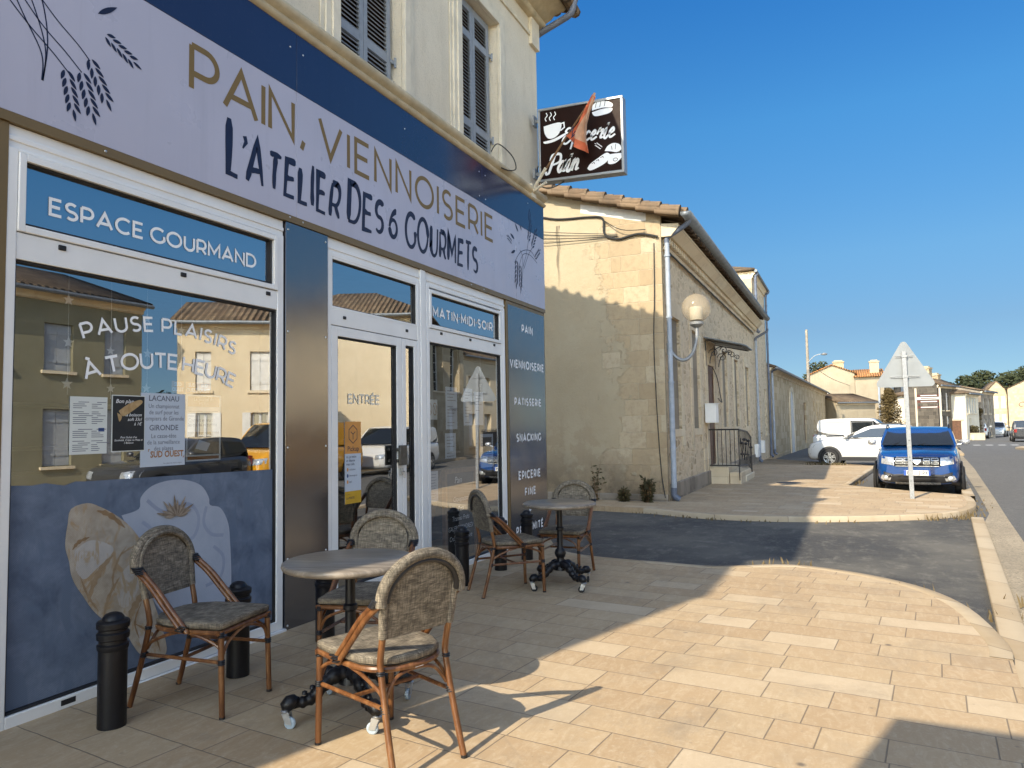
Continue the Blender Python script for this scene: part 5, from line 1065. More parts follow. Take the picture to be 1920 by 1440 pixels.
def downpipe(h, x, y, top, bot, name='downpipe', knee=True, m='pipe', ky=-.56, kz=.42):
    q = MB()
    if knee: q.tube(smooth_path([(x - .05, ky, top + kz), (x - .03, ky + .02, top + kz * .72), (x, ky * .54, top + kz * .4), (x, y - .01, top + .06), (x, y, top - .05)], 5), .052, 10, 1)
    q.tube([(x, y, top - .05), (x, y, lerp(top, bot, .55))], .05, 12, 1 if not knee else 0); q.tube([(x, y, lerp(top, bot, .55)), (x, y, bot + .25)], .056, 12, 0); q.tube(smooth_path([(x, y, bot + .26), (x, y, bot + .10), (x + .02, y - .10, bot + .02)], 4), .062, 12, 1)
    for t in (.06, .3, .55, .8): q.lathe([(.05, -.02), (.066, -.018), (.066, .018), (.05, .02)], (x, y, lerp(top, bot, t)), 12, 0)
    return q.build(name, [MT[m], MT['pipedark']], h)
downpipe(b2, -.02, -.10, 5.15 - zb, -.16 - zb); downpipe(b2, LB - .2, -.10, 4.75 - zb, -.19 - zb)
q = MB(); q.tube(smooth_path([(-.14, .14, 5.1 - zb), (-.15, .16, 4.0 - zb), (-.14, .20, 3.0 - zb), (-.15, .17, 1.5 - zb), (-.14, .12, .4 - zb), (-.16, .05, -.1 - zb)], 5), .010, 6)
q.tube(smooth_path([(-.13, 3.0, 6.12 - zb), (-.14, 2.3, 5.90 - zb), (-.14, 1.55, 5.84 - zb), (-.15, 1.22, 5.76 - zb), (-.15, 1.18, 5.42 - zb), (-.15, .9, 5.28 - zb), (-.16, .45, 5.33 - zb), (-.16, .05, 5.22 - zb)], 5), .024, 7)
q.tube(smooth_path([(-.15, 1.20, 5.72 - zb), (-.22, .8, 5.45 - zb), (-.17, .3, 5.40 - zb)], 5), .009, 5)
for y0, z0_, z1 in ((4.2, 6.0, 5.38), (4.0, 5.86, 5.36), (4.3, 5.72, 5.34), (4.1, 5.55, 5.33)): q.tube(smooth_path([(-.16, y0, z0_ - zb), (-.18, 2.5, lerp(z0_, z1, .5) - .06 - zb), (-.16, .9, z1 - zb)], 6), .007, 5)
q.build('wall_cable', MT['cable'], b2)
# door canopy, steps, railing, meter box
xc = 19.92 - YB
q = MB(); q.prism([(-.95, 0), (.95, 0), (.95, -.9), (.6, -1.02), (-.6, -1.02), (-.95, -.9)], lambda u, v, t: (xc + u, v - .02, 3.62 - zb + v * -.0 + v * .26 + t), 0, .03); q.build('door_canopy', MT['zinc'], b2)
q = MB()
for s in (-.72, .72):
    q.tube([(xc + s, -.02, 2.9 - zb), (xc + s, -.02, 3.55 - zb)], .014, 6); q.tube([(xc + s, -.02, 3.58 - zb), (xc + s, -.92, 3.36 - zb)], .014, 6)
    q.tube([(xc + s, -.08 - .3 * (1 - cos(a / 12 * 1.6)) - .04, 2.95 - zb + .42 * sin(a / 12 * 1.6)) for a in range(13)], .012, 6)
    for cy, cz, r in ((-.22, 3.22, .13), (-.48, 3.28, .10), (-.62, 3.20, .08)): q.tube([(xc + s, cy + r * (1 - i / 22) * cos(i * .45), cz - zb + r * (1 - i / 22) * sin(i * .45)) for i in range(20)], .010, 5)
q.tube([(xc - .72, -.92, 3.36 - zb), (xc + .72, -.92, 3.36 - zb)], .014, 6); q.tube(smooth_path([(xc + .05, -.06, 2.9 - zb), (xc + .2, -.15, 2.6 - zb), (xc + .35, -.2, 2.1 - zb), (xc + .2, -.25, 1.95 - zb), (xc - .1, -.2, 2.05 - zb)], 5), .012, 5)
q.build('canopy_bracket', MT['iron'], b2)
zs = gz(20) - zb
q = MB(); q.box(19.2 - YB, 20.9 - YB, -.50, -.03, 0, zs + .44); q.box(19.25 - YB, 21.3 - YB, -.80, -.51, 0, zs + .30); q.box(20.0 - YB, 21.7 - YB, -.52, -.0305, 0, zs + .29); q.box(20.2 - YB, 22.1 - YB, -.82, -.0304, 0, zs + .15); q.build('door_steps', MT['trimstone'], b2, bevel=.02)
q = MB(); rl = [(19.15 - YB, zs + 1.40), (20.9 - YB, zs + 1.32), (21.75 - YB, zs + 1.14)]
def rz(x): return lerp(rl[0][1], rl[1][1], (x - rl[0][0]) / (rl[1][0] - rl[0][0])) if x < rl[1][0] else lerp(rl[1][1], rl[2][1], (x - rl[1][0]) / (rl[2][0] - rl[1][0]))
yy = -.78
q.tube([(x, yy, z) for x, z in rl], .022, 6); q.tube([(x, yy, z - .92) for x, z in rl], .016, 6); q.tube([(rl[0][0], yy, rl[0][1]), (rl[0][0], -.04, rl[0][1])], .02, 6); q.tube([(rl[0][0], yy, rl[0][1] - .92), (rl[0][0], -.04, rl[0][1] - .92)], .016, 6)
for i in range(12):
    x = lerp(rl[0][0], rl[2][0], i / 11); q.tube([(x, yy, zs + .1 if i in (0, 11) else rz(x) - .92), (x, yy, rz(x))], .014 if i in (0, 11) else .009, 6)
for i in range(1, 7): y = lerp(yy, -.04, i / 7); q.tube([(rl[0][0], y, rl[0][1] - .92), (rl[0][0], y, rl[0][1])], .009, 5)
for i in range(5):
    x = lerp(rl[0][0] + .4, rl[2][0] - .3, i / 4); zz = rz(x) - .5
    q.tube([(x + .12 * sin(k * .6 + i), yy - .01, zz + .36 * (k / 9 - .5) * 2 * .8) for k in range(10)], .008, 5); q.lathe([(0, -.045), (.04, -.02), (.05, .0), (.03, .03), (0, .04)], (x + .1 * sin(i * 2), yy - .015, zz + .16 + .1 * (i % 2)), 8); q.lathe([(0, -.04), (.035, 0), (0, .03)], (x - .09, yy - .015, zz - .12), 8)
q.build('stair_railing', MT['iron'], b2)
q = MB(); q.box(18.78 - YB, 19.18 - YB, -.30, -.023, 1.40 - zb, 1.88 - zb); q.box(18.76 - YB, 19.2 - YB, -.33, -.022, 1.88 - zb, 1.90 - zb); q.build('meter_box', MT['white'], b2, bevel=.01)
q = MB(); q.box(29.3 - YB, 29.8 - YB, -.16, -.023, .05 - zb, .55 - zb); q.build('meter_box', MT['white'], b2, bevel=.01)
part_box(b2, 'wall_vent', MT['trimstone'], 18.55 - YB, 18.85 - YB, -.03, -.001, .1 - zb, .75 - zb)
# globe lamp on a swan neck
gl_ = thing('street_lamp', 'globe street lamp on a curved arm fixed to the corner of the stone house', 'street lamp', (-3.24, 14.78, 2.95))
def GP(a, z): return (a * .42, a * .08, z)
q = MB(); q.tube(smooth_path([GP(-.03, -.02), GP(.25, -.19), GP(.65, -.26), GP(1.05, -.12), GP(1.25, .18), GP(1.27, .42)], 6), .036, 10); q.lathe([(.0, .40), (.06, .40), (.14, .46), (.145, .50), (.10, .53), (0, .53)], GP(1.27, 0), 16); q.box(-.08, .02, -.06, .06, -.14, .10); q.build('lamp_arm', MT['galv'], gl_)
gm_ = NM('smoked_globe', .08); gm_.set('Base Color', (.52, .43, .30)); gm_.set('Alpha', .34); gm = gm_.mat; q = MB(); q.lathe([(.30 * sin(rad(a)), .80 - .30 * cos(rad(a))) for a in range(14, 181, 8)], GP(1.27, 0), 28); q.build('globe', gm, gl_, ang=180)
q = MB(); q.lathe([(.0, .55), (.13, .55), (.135, .80), (.12, .82), (0, .82)], GP(1.27, 0), 18); q.build('lamp_core', plain('lamp_diffuser', (.62, .55, .42), .7), gl_)

# -- taller stone pavilion beyond it
tw = house('stone_house', 'taller stone pavilion house with a low hip roof behind the long stone house', (XB, 30.62), (XB, 35.6), 8.5, 7.62, 8.6, 'hip', [(1.0, 1.9, .1, 2.3, 'door'), (3.4, 4.3, .9, 2.9, 'win')], wall='rubble', cornice=True, over=.14, z0=-.45)
q = MB(); q.box(-.015, -.001, .02, 8.4, 0, 7.62 + .45 - .34); q.build('side_wall', MT['gable'], tw)
downpipe(tw, 4.7, -.10, 7.3 + .45, .25, m='pipedark', ky=-.24, kz=.22); downpipe(tw, .1, -.14, 7.3 + .45, 5.5, m='pipedark', ky=-.24, kz=.22)
part_box(tw, 'meter_box', MT['white'], .6, 1.0, -.2, -.01, .6, 1.1)
# -- long low building with arched doorways
lo = house('low_building', 'long low plastered building with arched doorways and tall narrow windows', (XB + .05, 36.0), (-1.65, 71.5), 7, 4.05, 5.4, 'gable', [(15.6, 17.2, .0, 2.7, 'door'), (23.0, 23.7, .8, 3.0, 'win'), (25.5, 26.2, .8, 3.0, 'win'), (28.0, 28.7, .8, 3.0, 'win'), (30.5, 31.2, .8, 3.0, 'win'), (33, 33.7, .8, 3.0, 'win')], wall='ashlar')
q = MB(); ar = [(7.6, 0)] + [(8.7 + 1.1 * cos(rad(a)), 2.35 + .45 + 1.1 * sin(rad(a))) for a in range(180, -1, -12)] + [(9.8, 0), (9.55, 0)] + [(8.7 + .85 * cos(rad(a)), 2.35 + .45 + .85 * sin(rad(a))) for a in range(0, 181, 12)] + [(7.85, 0)]
q.prism(ar, lambda u, v, t: (u, t, v), -.06, .0); q.build('arch_surround', MT['trimstone'], lo)
q = MB(); q.prism([(7.86, 0)] + [(8.7 + .84 * cos(rad(a)), 2.8 + .84 * sin(rad(a))) for a in range(180, -1, -12)] + [(9.54, 0)], lambda u, v, t: (u, t, v), -.02, .0); q.build('arched_door', MT['whiteshut'], lo)
downpipe(lo, .35, -.10, 3.75 + .5, .3, m='pipe', ky=-.36, kz=.2)
# -- street end: gabled houses, row on the bend, wine house
g1 = house('house', 'two storey cream gabled house with a chimney facing the camera at the street end', (-3.05, 76), (.88, 76), 12, 6.0, 6.85, 'cross', [], wall='plaster', roofm='roofo', cornice=False, over=.15)
chimney(g1, 2.55, 1.0, 5.8, 7.75, .95, .8)
q = MB(); q.add([(.6, -.003, 4.9), (1.7, -.004, 4.7), (2.0, -.004, 3.4), (1.3, -.003, 3.0), (.8, -.004, 3.9)], [(0, 1, 2, 3, 4)]); q.build('plaster_patch', MT['whiteshut'], g1, recalc=False)
h_ = house('house', 'cream wing with an orange tiled roof and grey downpipe right of the gabled house', (.9, 75.9), (3.35, 75.9), 9, 5.6, 6.5, 'gable', [], wall='plaster', roofm='roofo', cornice=False)
chimney(h_, 1.75, 2.0, 5.4, 7.7, .8, .7)
MB().tube([(2.0, -.1, 0), (2.0, -.1, 5.6)], .09, 8).build('downpipe', MT['pipe'], h_)
house('outbuilding', 'low stone outbuilding with four small dark windows before the gabled house', (-.75, 70), (2.4, 72.4), 3, 3.15, 3.9, 'shed', [(.6 + i * .8, .95 + i * .8, 1.1, 1.6, 'win') for i in range(4)], wall='plaster', cornice=True)
r1 = house('house', 'grey stone two storey house in shade at the start of the row on the bend', (3.4, 78), (8.2, 85.5), 9, 5.7, 6.6, 'gable', [(1.0 + i * 2.0, 1.9 + i * 2.0, 3.2, 4.9, 'shut') for i in range(4)] + [(1.0 + i * 2.0, 1.9 + i * 2.0, .0, 2.2, 'shut2') for i in range(4)], wall='darkstone', shut='paleshut', trim='darkstone')
r2_h = house('house', 'pale house with two tall chimneys, middle of the row on the bend', (6.95, 69), (8.75, 73.5), 2.2, 4.35, 4.9, 'gable', [(.7 + i * 1.5, 1.4 + i * 1.5, 2.2, 3.7, 'shut') for i in range(3)] + [(.7 + i * 1.5, 1.4 + i * 1.5, .0, 1.7, 'shut2') for i in range(3)], wall='darkstone', shut='whiteshut')
chimney(r2_h, 1.6, 1.2, 4.6, 6.4, .75, .6); chimney(r2_h, 3.9, 1.2, 4.6, 5.9, .7, .6)
MB().tube([(.1, -.12, 0), (.1, -.12, 4.4)], .07, 8).build('downpipe', MT['pipedark'], r2_h)
r3 = house('house', 'white corner house with a sunlit side wall and louvred upper windows on the bend', (9.3, 72), (10.9, 76.8), 6, 3.65, 4.4, 'hip', [(.5 + i * 1.0, 1.3 + i * 1.0, 1.9, 3.3, 'shut') for i in range(4)] + [(1.0, 1.9, -.3, 1.5, 'win')], wall='whitewall' if 'whitewall' in MT else 'cream', shut='paleshut')
part_box(r3, 'garage_door', MT['brownwood'], -.02, -.001, .4, 1.4, .1, 1.75); part_box(r3, 'garage_lintel', MT['trimstone'], -.06, -.021, .2, 4.4, 1.76, 1.9)
house('house', 'narrow dark fronted house after the white corner house', (11.3, 78), (13.2, 84), 6, 4.0, 4.8, 'gable', [(1.2, 2.1, 1.9, 3.3, 'win'), (3.6, 4.5, 1.9, 3.3, 'win'), (1.2, 2.1, -.2, 1.4, 'win'), (3.6, 4.5, -.2, 1.4, 'win')], wall='greystone')
wn_ = house('wine_house', 'sunlit limestone wine house with a painted name on its gable across the bend', (24.0, 140), (32.5, 139), 14, 6.3, 8.4, 'cross', [], wall='farstone', cornice=False)
q = MB(); wmp = lambda u, v, t: (u, -.03 - t, v); font_mesh(q, 'Château V', 1.15, wmp, 1.2, 3.9, shear=.3); q.build('painted_name', MT['brownwood'], wn_, recalc=False)
w2 = house('house', 'sunlit house with white shutters left of the wine house', (21.3, 141), (24.0, 140.9), 12, 6.0, 7.6, 'cross', [(.9, 1.5, 3.2, 5.2, 'shut'), (1.9, 2.5, 3.2, 5.2, 'shut'), (.9, 1.5, -.2, 2.2, 'shut'), (1.9, 2.5, -.2, 2.2, 'shut')], wall='farstone', shut='whiteshut', cornice=False)
# -- across the street (seen mirrored in the shop windows)
house('house', 'olive rendered house with closed grey shutters reflected at the left of the big window', (12.3, 15.3), (12.3, 4.0), 8, 5.35, 6.7, 'gable', [(.55, 1.25, 3.15, 4.45, 'shut'), (2.2, 3.0, 3.15, 4.45, 'shut'), (3.9, 4.7, 3.15, 4.45, 'shut'), (5.6, 6.4, 3.15, 4.45, 'shut'), (.55, 1.25, .5, 2.1, 'shut'), (2.2, 3.0, .5, 2.1, 'shut'), (4.0, 4.9, -.1, 2.1, 'shut'), (6.2, 7.0, .5, 2.1, 'shut')], wall='olive', shut='paleshut')
house('house', 'sunlit cream house with white shutters reflected at the right of the big window', (9.6, 18.75), (12.5, 16.75), 3.2, 5.10, 5.9, 'gable', [(.55, 1.2, 2.75, 4.05, 'shut'), (2.45, 2.95, 2.75, 4.05, 'shut'), (.62, 1.15, .55, 2.0, 'open'), (2.40, 2.90, .55, 2.0, 'open')], wall='beige', shut='whiteshut')
house('house', 'plain sunlit beige house with a broad hip roof reflected in the glass door', (9.4, 26.7), (15.2, 24.1), 4.6, 6.5, 7.75, 'hip', [(4.6, 5.3, .3, 2.4, 'shut')], wall='beige', over=.5)
house('house', 'long two storey house across the street behind the viewer, outside the picture', (12.3, 3.6), (12.3, -12), 8, 6.0, 7.4, 'gable', [(1.5 + 3 * i, 2.5 + 3 * i, 3.4, 5.2, 'shut') for i in range(5)] + [(1.5 + 3 * i, 2.5 + 3 * i, .4, 2.4, 'shut') for i in range(5)], wall='lowwall', shut='paleshut')
house('house', 'second two storey house across the street behind the viewer, outside the picture', (12.3, -12.4), (12.3, -30), 8, 6.4, 7.8, 'gable', [(1.5 + 3 * i, 2.5 + 3 * i, 3.4, 5.2, 'shut') for i in range(5)], wall='lowwall', shut='paleshut')
house('house', 'stone fronted house with deep window reveals reflected in the right window', (12.2, 35.8), (12.2, 30.4), 8, 6.3, 7.6, 'gable', [(.5, 1.5, 3.4, 5.9, 'win'), (2.3, 3.3, 3.4, 5.9, 'win'), (4.0, 5.0, 3.4, 5.9, 'win'), (.6, 1.6, .1, 2.5, 'shut'), (3.0, 4.6, .1, 2.6, 'shut')], wall='farstone', shut='whiteshut', rev=.45)
house('house', 'cream house behind a railing reflected at the right edge of the right window', (12.4, 44), (12.4, 36.0), 8, 5.6, 7.0, 'gable', [(4.4, 5.3, 3.0, 4.4, 'shut'), (6.3, 7.2, 3.0, 4.4, 'shut'), (4.4, 5.3, .3, 2.2, 'shut'), (6.3, 7.2, .3, 2.2, 'shut')], wall='beige', shut='whiteshut', rev=.35)
rg = thing('railing_fence', 'black railing on a low stone wall across the street', 'fence', (11.3, 36.2, gz(36) - .1), pi / 2)
q = MB(); q.box(0, 4.6, -.1, .1, 0, .6); q.build('low_wall', MT['farstone'], rg); q = MB(); q.tube([(0, 0, 1.5), (4.6, 0, 1.5)], .02, 6)
for i in range(36): q.tube([(.06 + i * .128, 0, .6), (.06 + i * .128, 0, 1.62)], .012, 5)
q.build('railing_bars', MT['iron'], rg); part_box(rg, 'fence_screen', MT['blackpl'], .1, 2.6, .03, .035, .62, 1.45)
# -- the house left of the bakery, outside the picture: its front corner throws the slanting shadow
house('house', 'plain plastered house adjoining the bakery on the left, outside the picture', (XF + .0, -2.62), (XF + .0, -.32), 8, 7.2, 7.9, 'shed', [(.7, 1.6, 4.3, 6.1, 'shut'), (.7, 1.6, .2, 2.5, 'door')], wall='cream', cornice=False, over=.0, z0=-.2)
hb = thing('shadow_panel', 'tall blank panel on two posts, added unseen behind the viewer to cast a shadow', 'shadow_caster', (-.62, -1.08, gz(-1.1)))  # added out of view only to throw the shadow at the lower right
q = MB(); q.box(-.66, .9, -.04, .04, 1.6, 4.0); q.build('panel', MT['galv'], hb); q = MB()
for x in (-.5, .7): MB().tube([(x, .08, 0), (x, .08, 3.6)], .05, 8).build('post', MT['galv'], hb)

# ------------------------------------------------------------------ vehicles
PAINT = lambda n, c: plain(n, c, .22, .0, var=.02, sc=1, coat=1.0, spec=.5)
MT['carglass'] = plain('car_glass', (.012, .016, .02), .03, spec=1.0); MT['plastic'] = plain('black_bumper_plastic', (.018, .018, .02), .55, var=.15, sc=20); MT['silver'] = plain('silver_trim', (.55, .56, .57), .28, .6)
MT['lamp'] = plain('headlight_lens', (.42, .44, .46), .08, .35, var=.35, sc=22, coat=1); MT['rim'] = plain('alloy_rim', (.42, .43, .44), .3, .7); MT['tail'] = plain('tail_lamp', (.25, .01, .008), .15, coat=1); MT['plate'] = plain('plate_white', (.68, .68, .66), .45); MT['plateblue'] = plain('plate_blue', (.02, .09, .42), .45); MT['amber'] = plain('amber_lens', (.6, .25, .02), .15, coat=1)
def wheel(t, x, y, r, s, w=.21, spokes=5):
    q = MB(); q.lathe([(r * .62, -.5 * w), (r * .9, -.5 * w), (r, -.35 * w), (r, .35 * w), (r * .9, .5 * w), (r * .62, .5 * w), (r * .60, .3 * w)], (x, y, r), 30, axis='y', caps=False); wh = q.build('wheel', MT['rubber'], t)
    q = MB(); yo = y + s * w * .42
    q.lathe([(r * .66, 0), (r * .66, s * .02), (r * .60, s * .02), (r * .58, -s * .05), (0, -s * .05)], (x, yo, r), 30, 1, axis='y', caps=False)
    for k in range(spokes):
        a = 2 * pi * k / spokes + .3
        for da in (-.16, .16):
            p = [(.06, da * .5), (.60 * r, da)]
            ax, az = cos(a), sin(a); bx, bz = -sin(a), cos(a); wd = .028
            v = [(x + ax * p[0][0] + bx * (da * .12 + e * wd), yo + s * .012, r + az * p[0][0] + bz * (da * .12 + e * wd)) for e in (-1, 1)] + [(x + ax * p[1][0] + bx * (da * r * .7 + e * wd * .8), yo + s * .016, r + az * p[1][0] + bz * (da * r * .7 + e * wd * .8)) for e in (1, -1)]
            q.add(v, [(0, 1, 2, 3)], 0)
    q.lathe([(0, s * .024), (.05, s * .02), (.055, 0)], (x, yo, r), 14, 0, axis='y'); q.lathe([(r * .60, s * .02), (r * .655, s * .024), (r * .67, s * .0)], (x, yo, r), 30, 0, axis='y', caps=False); q.build('rim', [MT['rim'], MT['blackpl']], wh, recalc=False)
t_front = {}
def car(name, label, loc, rz, paint, L=4.1, Wd=1.74, H=1.52, hood=.98, belt=1.02, ws=(.62, .02), rear=(-1.75, -1.95), wb=(1.28, -1.28), wr=.31, clad=True, box=False, detail=2, group=None, zs=None, noseh=.78, cat='car', nowin=False):
    """x forward. ws = windscreen base and top, rear = roof end and tail base"""
    t = thing(name, label, cat, loc, rz, group); hw = Wd / 2; xf, xr = L / 2, -L / 2
    st = [(xr, .42, belt - .12, .80), (xr + .05, .30, belt - .04, .90), (xr + .25, .24, belt, .97), (wb[1], .22, belt + .01, 1.0), (0, .21, belt - .01, 1.0), (ws[0] - .1, .21, belt - .02, 1.0), (ws[0] + .25, .21, hood, .985), (lerp(ws[0], xf, .65), .21, lerp(hood, noseh, .28), .965), (xf - .22, .22, lerp(hood, noseh, .70), .92), (xf - .07, .24, noseh, .84), (xf, .34, noseh - .12, .70)]
    if box: st = [(xr, .40, belt - .02, .93), (xr + .06, .28, belt, .98)] + [s_ for s_ in st[2:]]
    rows = []
    for x, z0, z1, k in st:
        w = hw * k; m_ = (z0 + z1) / 2
        half = [(0, z0), (w * .80, z0), (w * .97, z0 + .07), (w, lerp(z0, z1, .35)), (w, lerp(z0, z1, .62)), (w * .975, lerp(z0, z1, .86)), (w * .90, z1 - .008), (w * .72, z1 + .012), (0, z1 + .03)]
        ring = [(x, y, z) for y, z in half] + [(x, -y, z) for y, z in half[-2:0:-1]]
        rows.append(ring)
    q = MB(); q.grid(rows, wrap=True); n = len(rows[0])
    for r_ in (rows[0], rows[-1]): q.add(r_, [tuple(range(n))])
    body = q.build('body', paint, t, ang=180, sub=2)
    from mathutils.bvhtree import BVHTree
    bpy.context.view_layer.update(); ev = body.evaluated_get(bpy.context.evaluated_depsgraph_get()); me_ = ev.to_mesh()
    bv = BVHTree.FromPolygons([v.co.copy() for v in me_.vertices], [tuple(p.vertices) for p in me_.polygons]); ev.to_mesh_clear()
    def front(y, z):
        h_ = bv.ray_cast(Vector((9, y, z)), Vector((-1, 0, 0))); return h_[0].x if h_[0] else xf - .3
    t_front[t.name] = front
    # cabin
    zr = H; x1, x2 = ws; x3, x4 = rear; wb_, wr_ = hw * .93, hw * (.80 if not box else .88)
    if box: wb_ = hw * .965
    def side(x, z):
        f = (z - belt) / (zr - belt); return lerp(wb_, wr_, f ** 1.25)
    prof = [(x1 + .02, belt - .06), (lerp(x1, x2, .5) + .02, lerp(belt, zr, .52)), (x2, zr - .05), (x2 - .22, zr), (lerp(x2, x3, .5), zr + .025), (x3 + .15, zr - .01), (x3, zr - .07), (lerp(x3, x4, .5) - .02, lerp(zr, belt, .5)), (x4, belt - .06)]
    rows = []
    for x, z in prof:
        w = side(x, max(z, belt)); cr = .03 if z > zr - .12 else 0
        rows.append([(x - .10 * (abs(v) ** 2) * (1 if x > 0 else -1) * (1 if z < zr - .02 else .4), w * v, z - cr * abs(v) ** 3) for v in (-1, -.9, -.5, 0, .5, .9, 1)])
    q = MB(); q.grid(rows)
    for s in (0, -1):
        pts = [r_[s] for r_ in rows]; q.add(pts, [tuple(range(len(pts)))])
    q.build('cabin', paint, t, ang=180 if not box else 60, sub=1)
    def onside(x, z, s, d=.012): return (x, s * (side(x, z) + d), z)
    # glass
    q = MB(); rows = []
    for i in range(7):
        u = i / 6; x = lerp(x1 + .035, x2 + .02, u); z = lerp(belt + .02, zr - .085, u) + .02 * sin(pi * u); w = side(x, z) * lerp(.93, .90, u); rows.append([(x + .022 - .09 * abs(v) ** 2, w * v, z) for v in (-1, -.75, -.4, 0, .4, .75, 1)])
    q.grid(rows); q.build('windscreen', MT['carglass'], t, ang=180)
    if not nowin:
        q = MB(); rows = []
        for i in range(5): u = i / 4; x = lerp(x3 - .02, x4 - .012, u * .8); z = lerp(zr - .10, belt + .10, u); w = side(x, z) * .84; rows.append([(x - .03 + .08 * abs(v) ** 2, w * v, z) for v in (-1, -.5, 0, .5, 1)])
        q.grid(rows); q.build('rear_window', MT['carglass'], t, ang=180)
    for s in (-1, 1):
        zt, zl = zr - .13, belt + .03; f0 = lerp(x1, x2, .12) - .10; f1 = x2 - .12; mid = lerp(x2, x3, .42) - .05
        wins = [[(f0, zl), (mid + .04, zl), (mid + .04, zt + .01), (f1 - .02, zt)]]
        if not nowin: wins.append([(mid - .04, zl), (x3 + .02, zl + .06), (x3 + .16, zt - .02), (mid - .04, zt + .01)])
        for p in wins:
            q = MB(); q.add([onside(x, z, s) for x, z in p], [(0, 1, 2, 3)]); q.build('side_window', MT['carglass'], t, recalc=False)
        for x in wb:
            q = MB()
            if clad: q.lathe([(wr + .015, 0), (wr + .02, s * .03), (wr + .085, s * .025), (wr + .10, 0)], (x, s * (hw - .012), wr + .01), 32, axis='y', caps=False); q.build('arch_cladding', MT['plastic'], t)
            q = MB(); q.lathe([(0, 0), (wr + .05, 0)], (x, s * (hw + .004), wr + .015), 28, axis='y'); q.build('wheel_well', MT['blackpl'], t, recalc=False)
            wheel(t, x, s * (hw - .055), wr, s)
        if clad:
            q = MB(); q.box(wb[1] + wr + .06, wb[0] - wr - .06, s * (hw - .02), s * (hw + .012), .22, .36); q.build('sill_cladding', MT['plastic'], t, bevel=.01)
        q = MB(); yc = s * (hw + .10); q.lathe([(0, -.07), (.05, -.06), (.068, -.01), (.06, .05), (0, .065)], (0, 0, 0), 12)
        q.v = [(x1 - .13 + x * 1.1, yc + y * 1.5, belt + .09 + z) for x, y, z in q.v]; q.tube([(x1 - .12, s * hw * .93, belt + .02), (x1 - .12, yc, belt + .06)], .02, 6); q.build('wing_mirror', MT['silver'] if detail > 2 else paint, t, ang=70)
        q = MB(); zz = belt - .14
        for x in ((mid + .12, mid - .62) if not nowin else (mid + .12,)): q.box(x, x + .17, s * (hw - .01), s * (hw + .028), zz, zz + .03)
        q.build('door_handle', paint if detail < 3 else MT['plastic'], t, bevel=.006)
        q = MB(); q.box(xr - .004, xr + .16, s * hw * .70, s * hw * .90, belt - .30, belt - .04); q.build('tail_lamp', MT['tail'], t, bevel=.02)
        q = MB(); rows = []
        for i in range(5):
            u = i / 4; y = s * lerp(.50, .90, u) * hw; zz_ = [lerp(noseh - .20 + .05 * u, noseh - .025 + .035 * u, v) for v in (0, .33, .67, 1)]; rows.append([(front(y, z_) + .012, y, z_) for z_ in zz_])
        q.grid(rows); q.build('headlight', MT['lamp'], t, ang=180)
        MB().tube([(wb[1] + .1, s * (wr_ - .02), zr - .03), (wb[1] + .2, s * (wr_ - .02), zr + .035), (x2 - .35, s * (wr_ - .02), zr + .045), (x2 - .22, s * (wr_ - .02), zr - .02)], .018, 6).build('roof_rail', MT['plastic'], t) if detail > 1 and not box else None
    return t
blue = PAINT('metallic_blue_paint', (.002, .048, .20)); whitep = PAINT('white_car_paint', (.66, .66, .65)); yel = PAINT('yellow_van_paint', (.70, .33, .015)); darkp = PAINT('dark_grey_car_paint', (.045, .046, .05))
HB_ = -pi / 2 - ROADAZ
bc = car('parked_car', 'blue hatchback with black cladding parked nose to the camera behind the triangular sign', (1.58, 20.35, gz(20) - .11), HB_, blue, L=4.09, Wd=1.74, H=1.50, hood=1.00, belt=1.06, ws=(.78, .08), rear=(-1.60, -1.92), wb=(1.26, -1.30), wr=.315, detail=3, noseh=.86)
xf, hw = 4.09 / 2, .87
FB = t_front[bc.name]
def face_patch(mb, pts, d, m=0):
    mb.add([(FB(y, z) + d, y, z) for y, z in pts], [tuple(range(len(pts)))], m)
def face_strip(mb, y0, y1, z0f, z1f, d, m=0, n=10):
    ys = [lerp(y0, y1, i / n) for i in range(n + 1)]; mb.grid([[(FB(y, lerp(z0f(y), z1f(y), v)) + d, y, lerp(z0f(y), z1f(y), v)) for y in ys] for v in (0, .33, .67, 1)], m)
q = MB(); face_strip(q, -.80, .80, lambda y: .20 + .03 * abs(y), lambda y: .43 + .30 * max(0, abs(y) - .36), .012); face_strip(q, -.56, .56, lambda y: .395, lambda y: .47 - .16 * max(0, abs(y) - .40), .016); q.build('bumper', MT['plastic'], bc, solid=.02)
q = MB(); face_strip(q, -.45, .45, lambda y: .655, lambda y: .84, .022); q.build('grille', MT['blackpl'], bc, solid=.01)
q = MB()
for s in (-1, 1):
    for z in (.70, .775):
        for y0, y1 in ((.13, .25), (.28, .41)):
            frm = [(s * y0, z), (s * y1, z), (s * y1, z + .042), (s * y0, z + .042)]; p = [Vector(a) for a in frm]
            ribbon(q, [tuple(a) for a in p] + [tuple(p[0])], .011, lambda u, v, k: (FB(u, v) + .036 + k, u, v), 0)
ribbon(q, [(-.40, .845), (.40, .845)], .010, lambda u, v, k: (FB(u, v) + .03, u, v), 0); ribbon(q, [(-.42, .65), (.42, .65)], .012, lambda u, v, k: (FB(u, v) + .03, u, v), 0)
q.build('grille_trim', MT['silver'], bc, recalc=False)
q = MB(); flat(q, [(-.085, .80), (.085, .80), (.07, .75), (.03, .70), (0, .685), (-.03, .70), (-.07, .75)], lambda u, v, k: (FB(u, v) + .042, u, v), 0); q.build('badge', MT['silver'], bc, recalc=False)
q = MB(); face_strip(q, -.38, .38, lambda y: .30, lambda y: .44, .026, 0, 8); q.build('lower_grille', MT['blackpl'], bc)
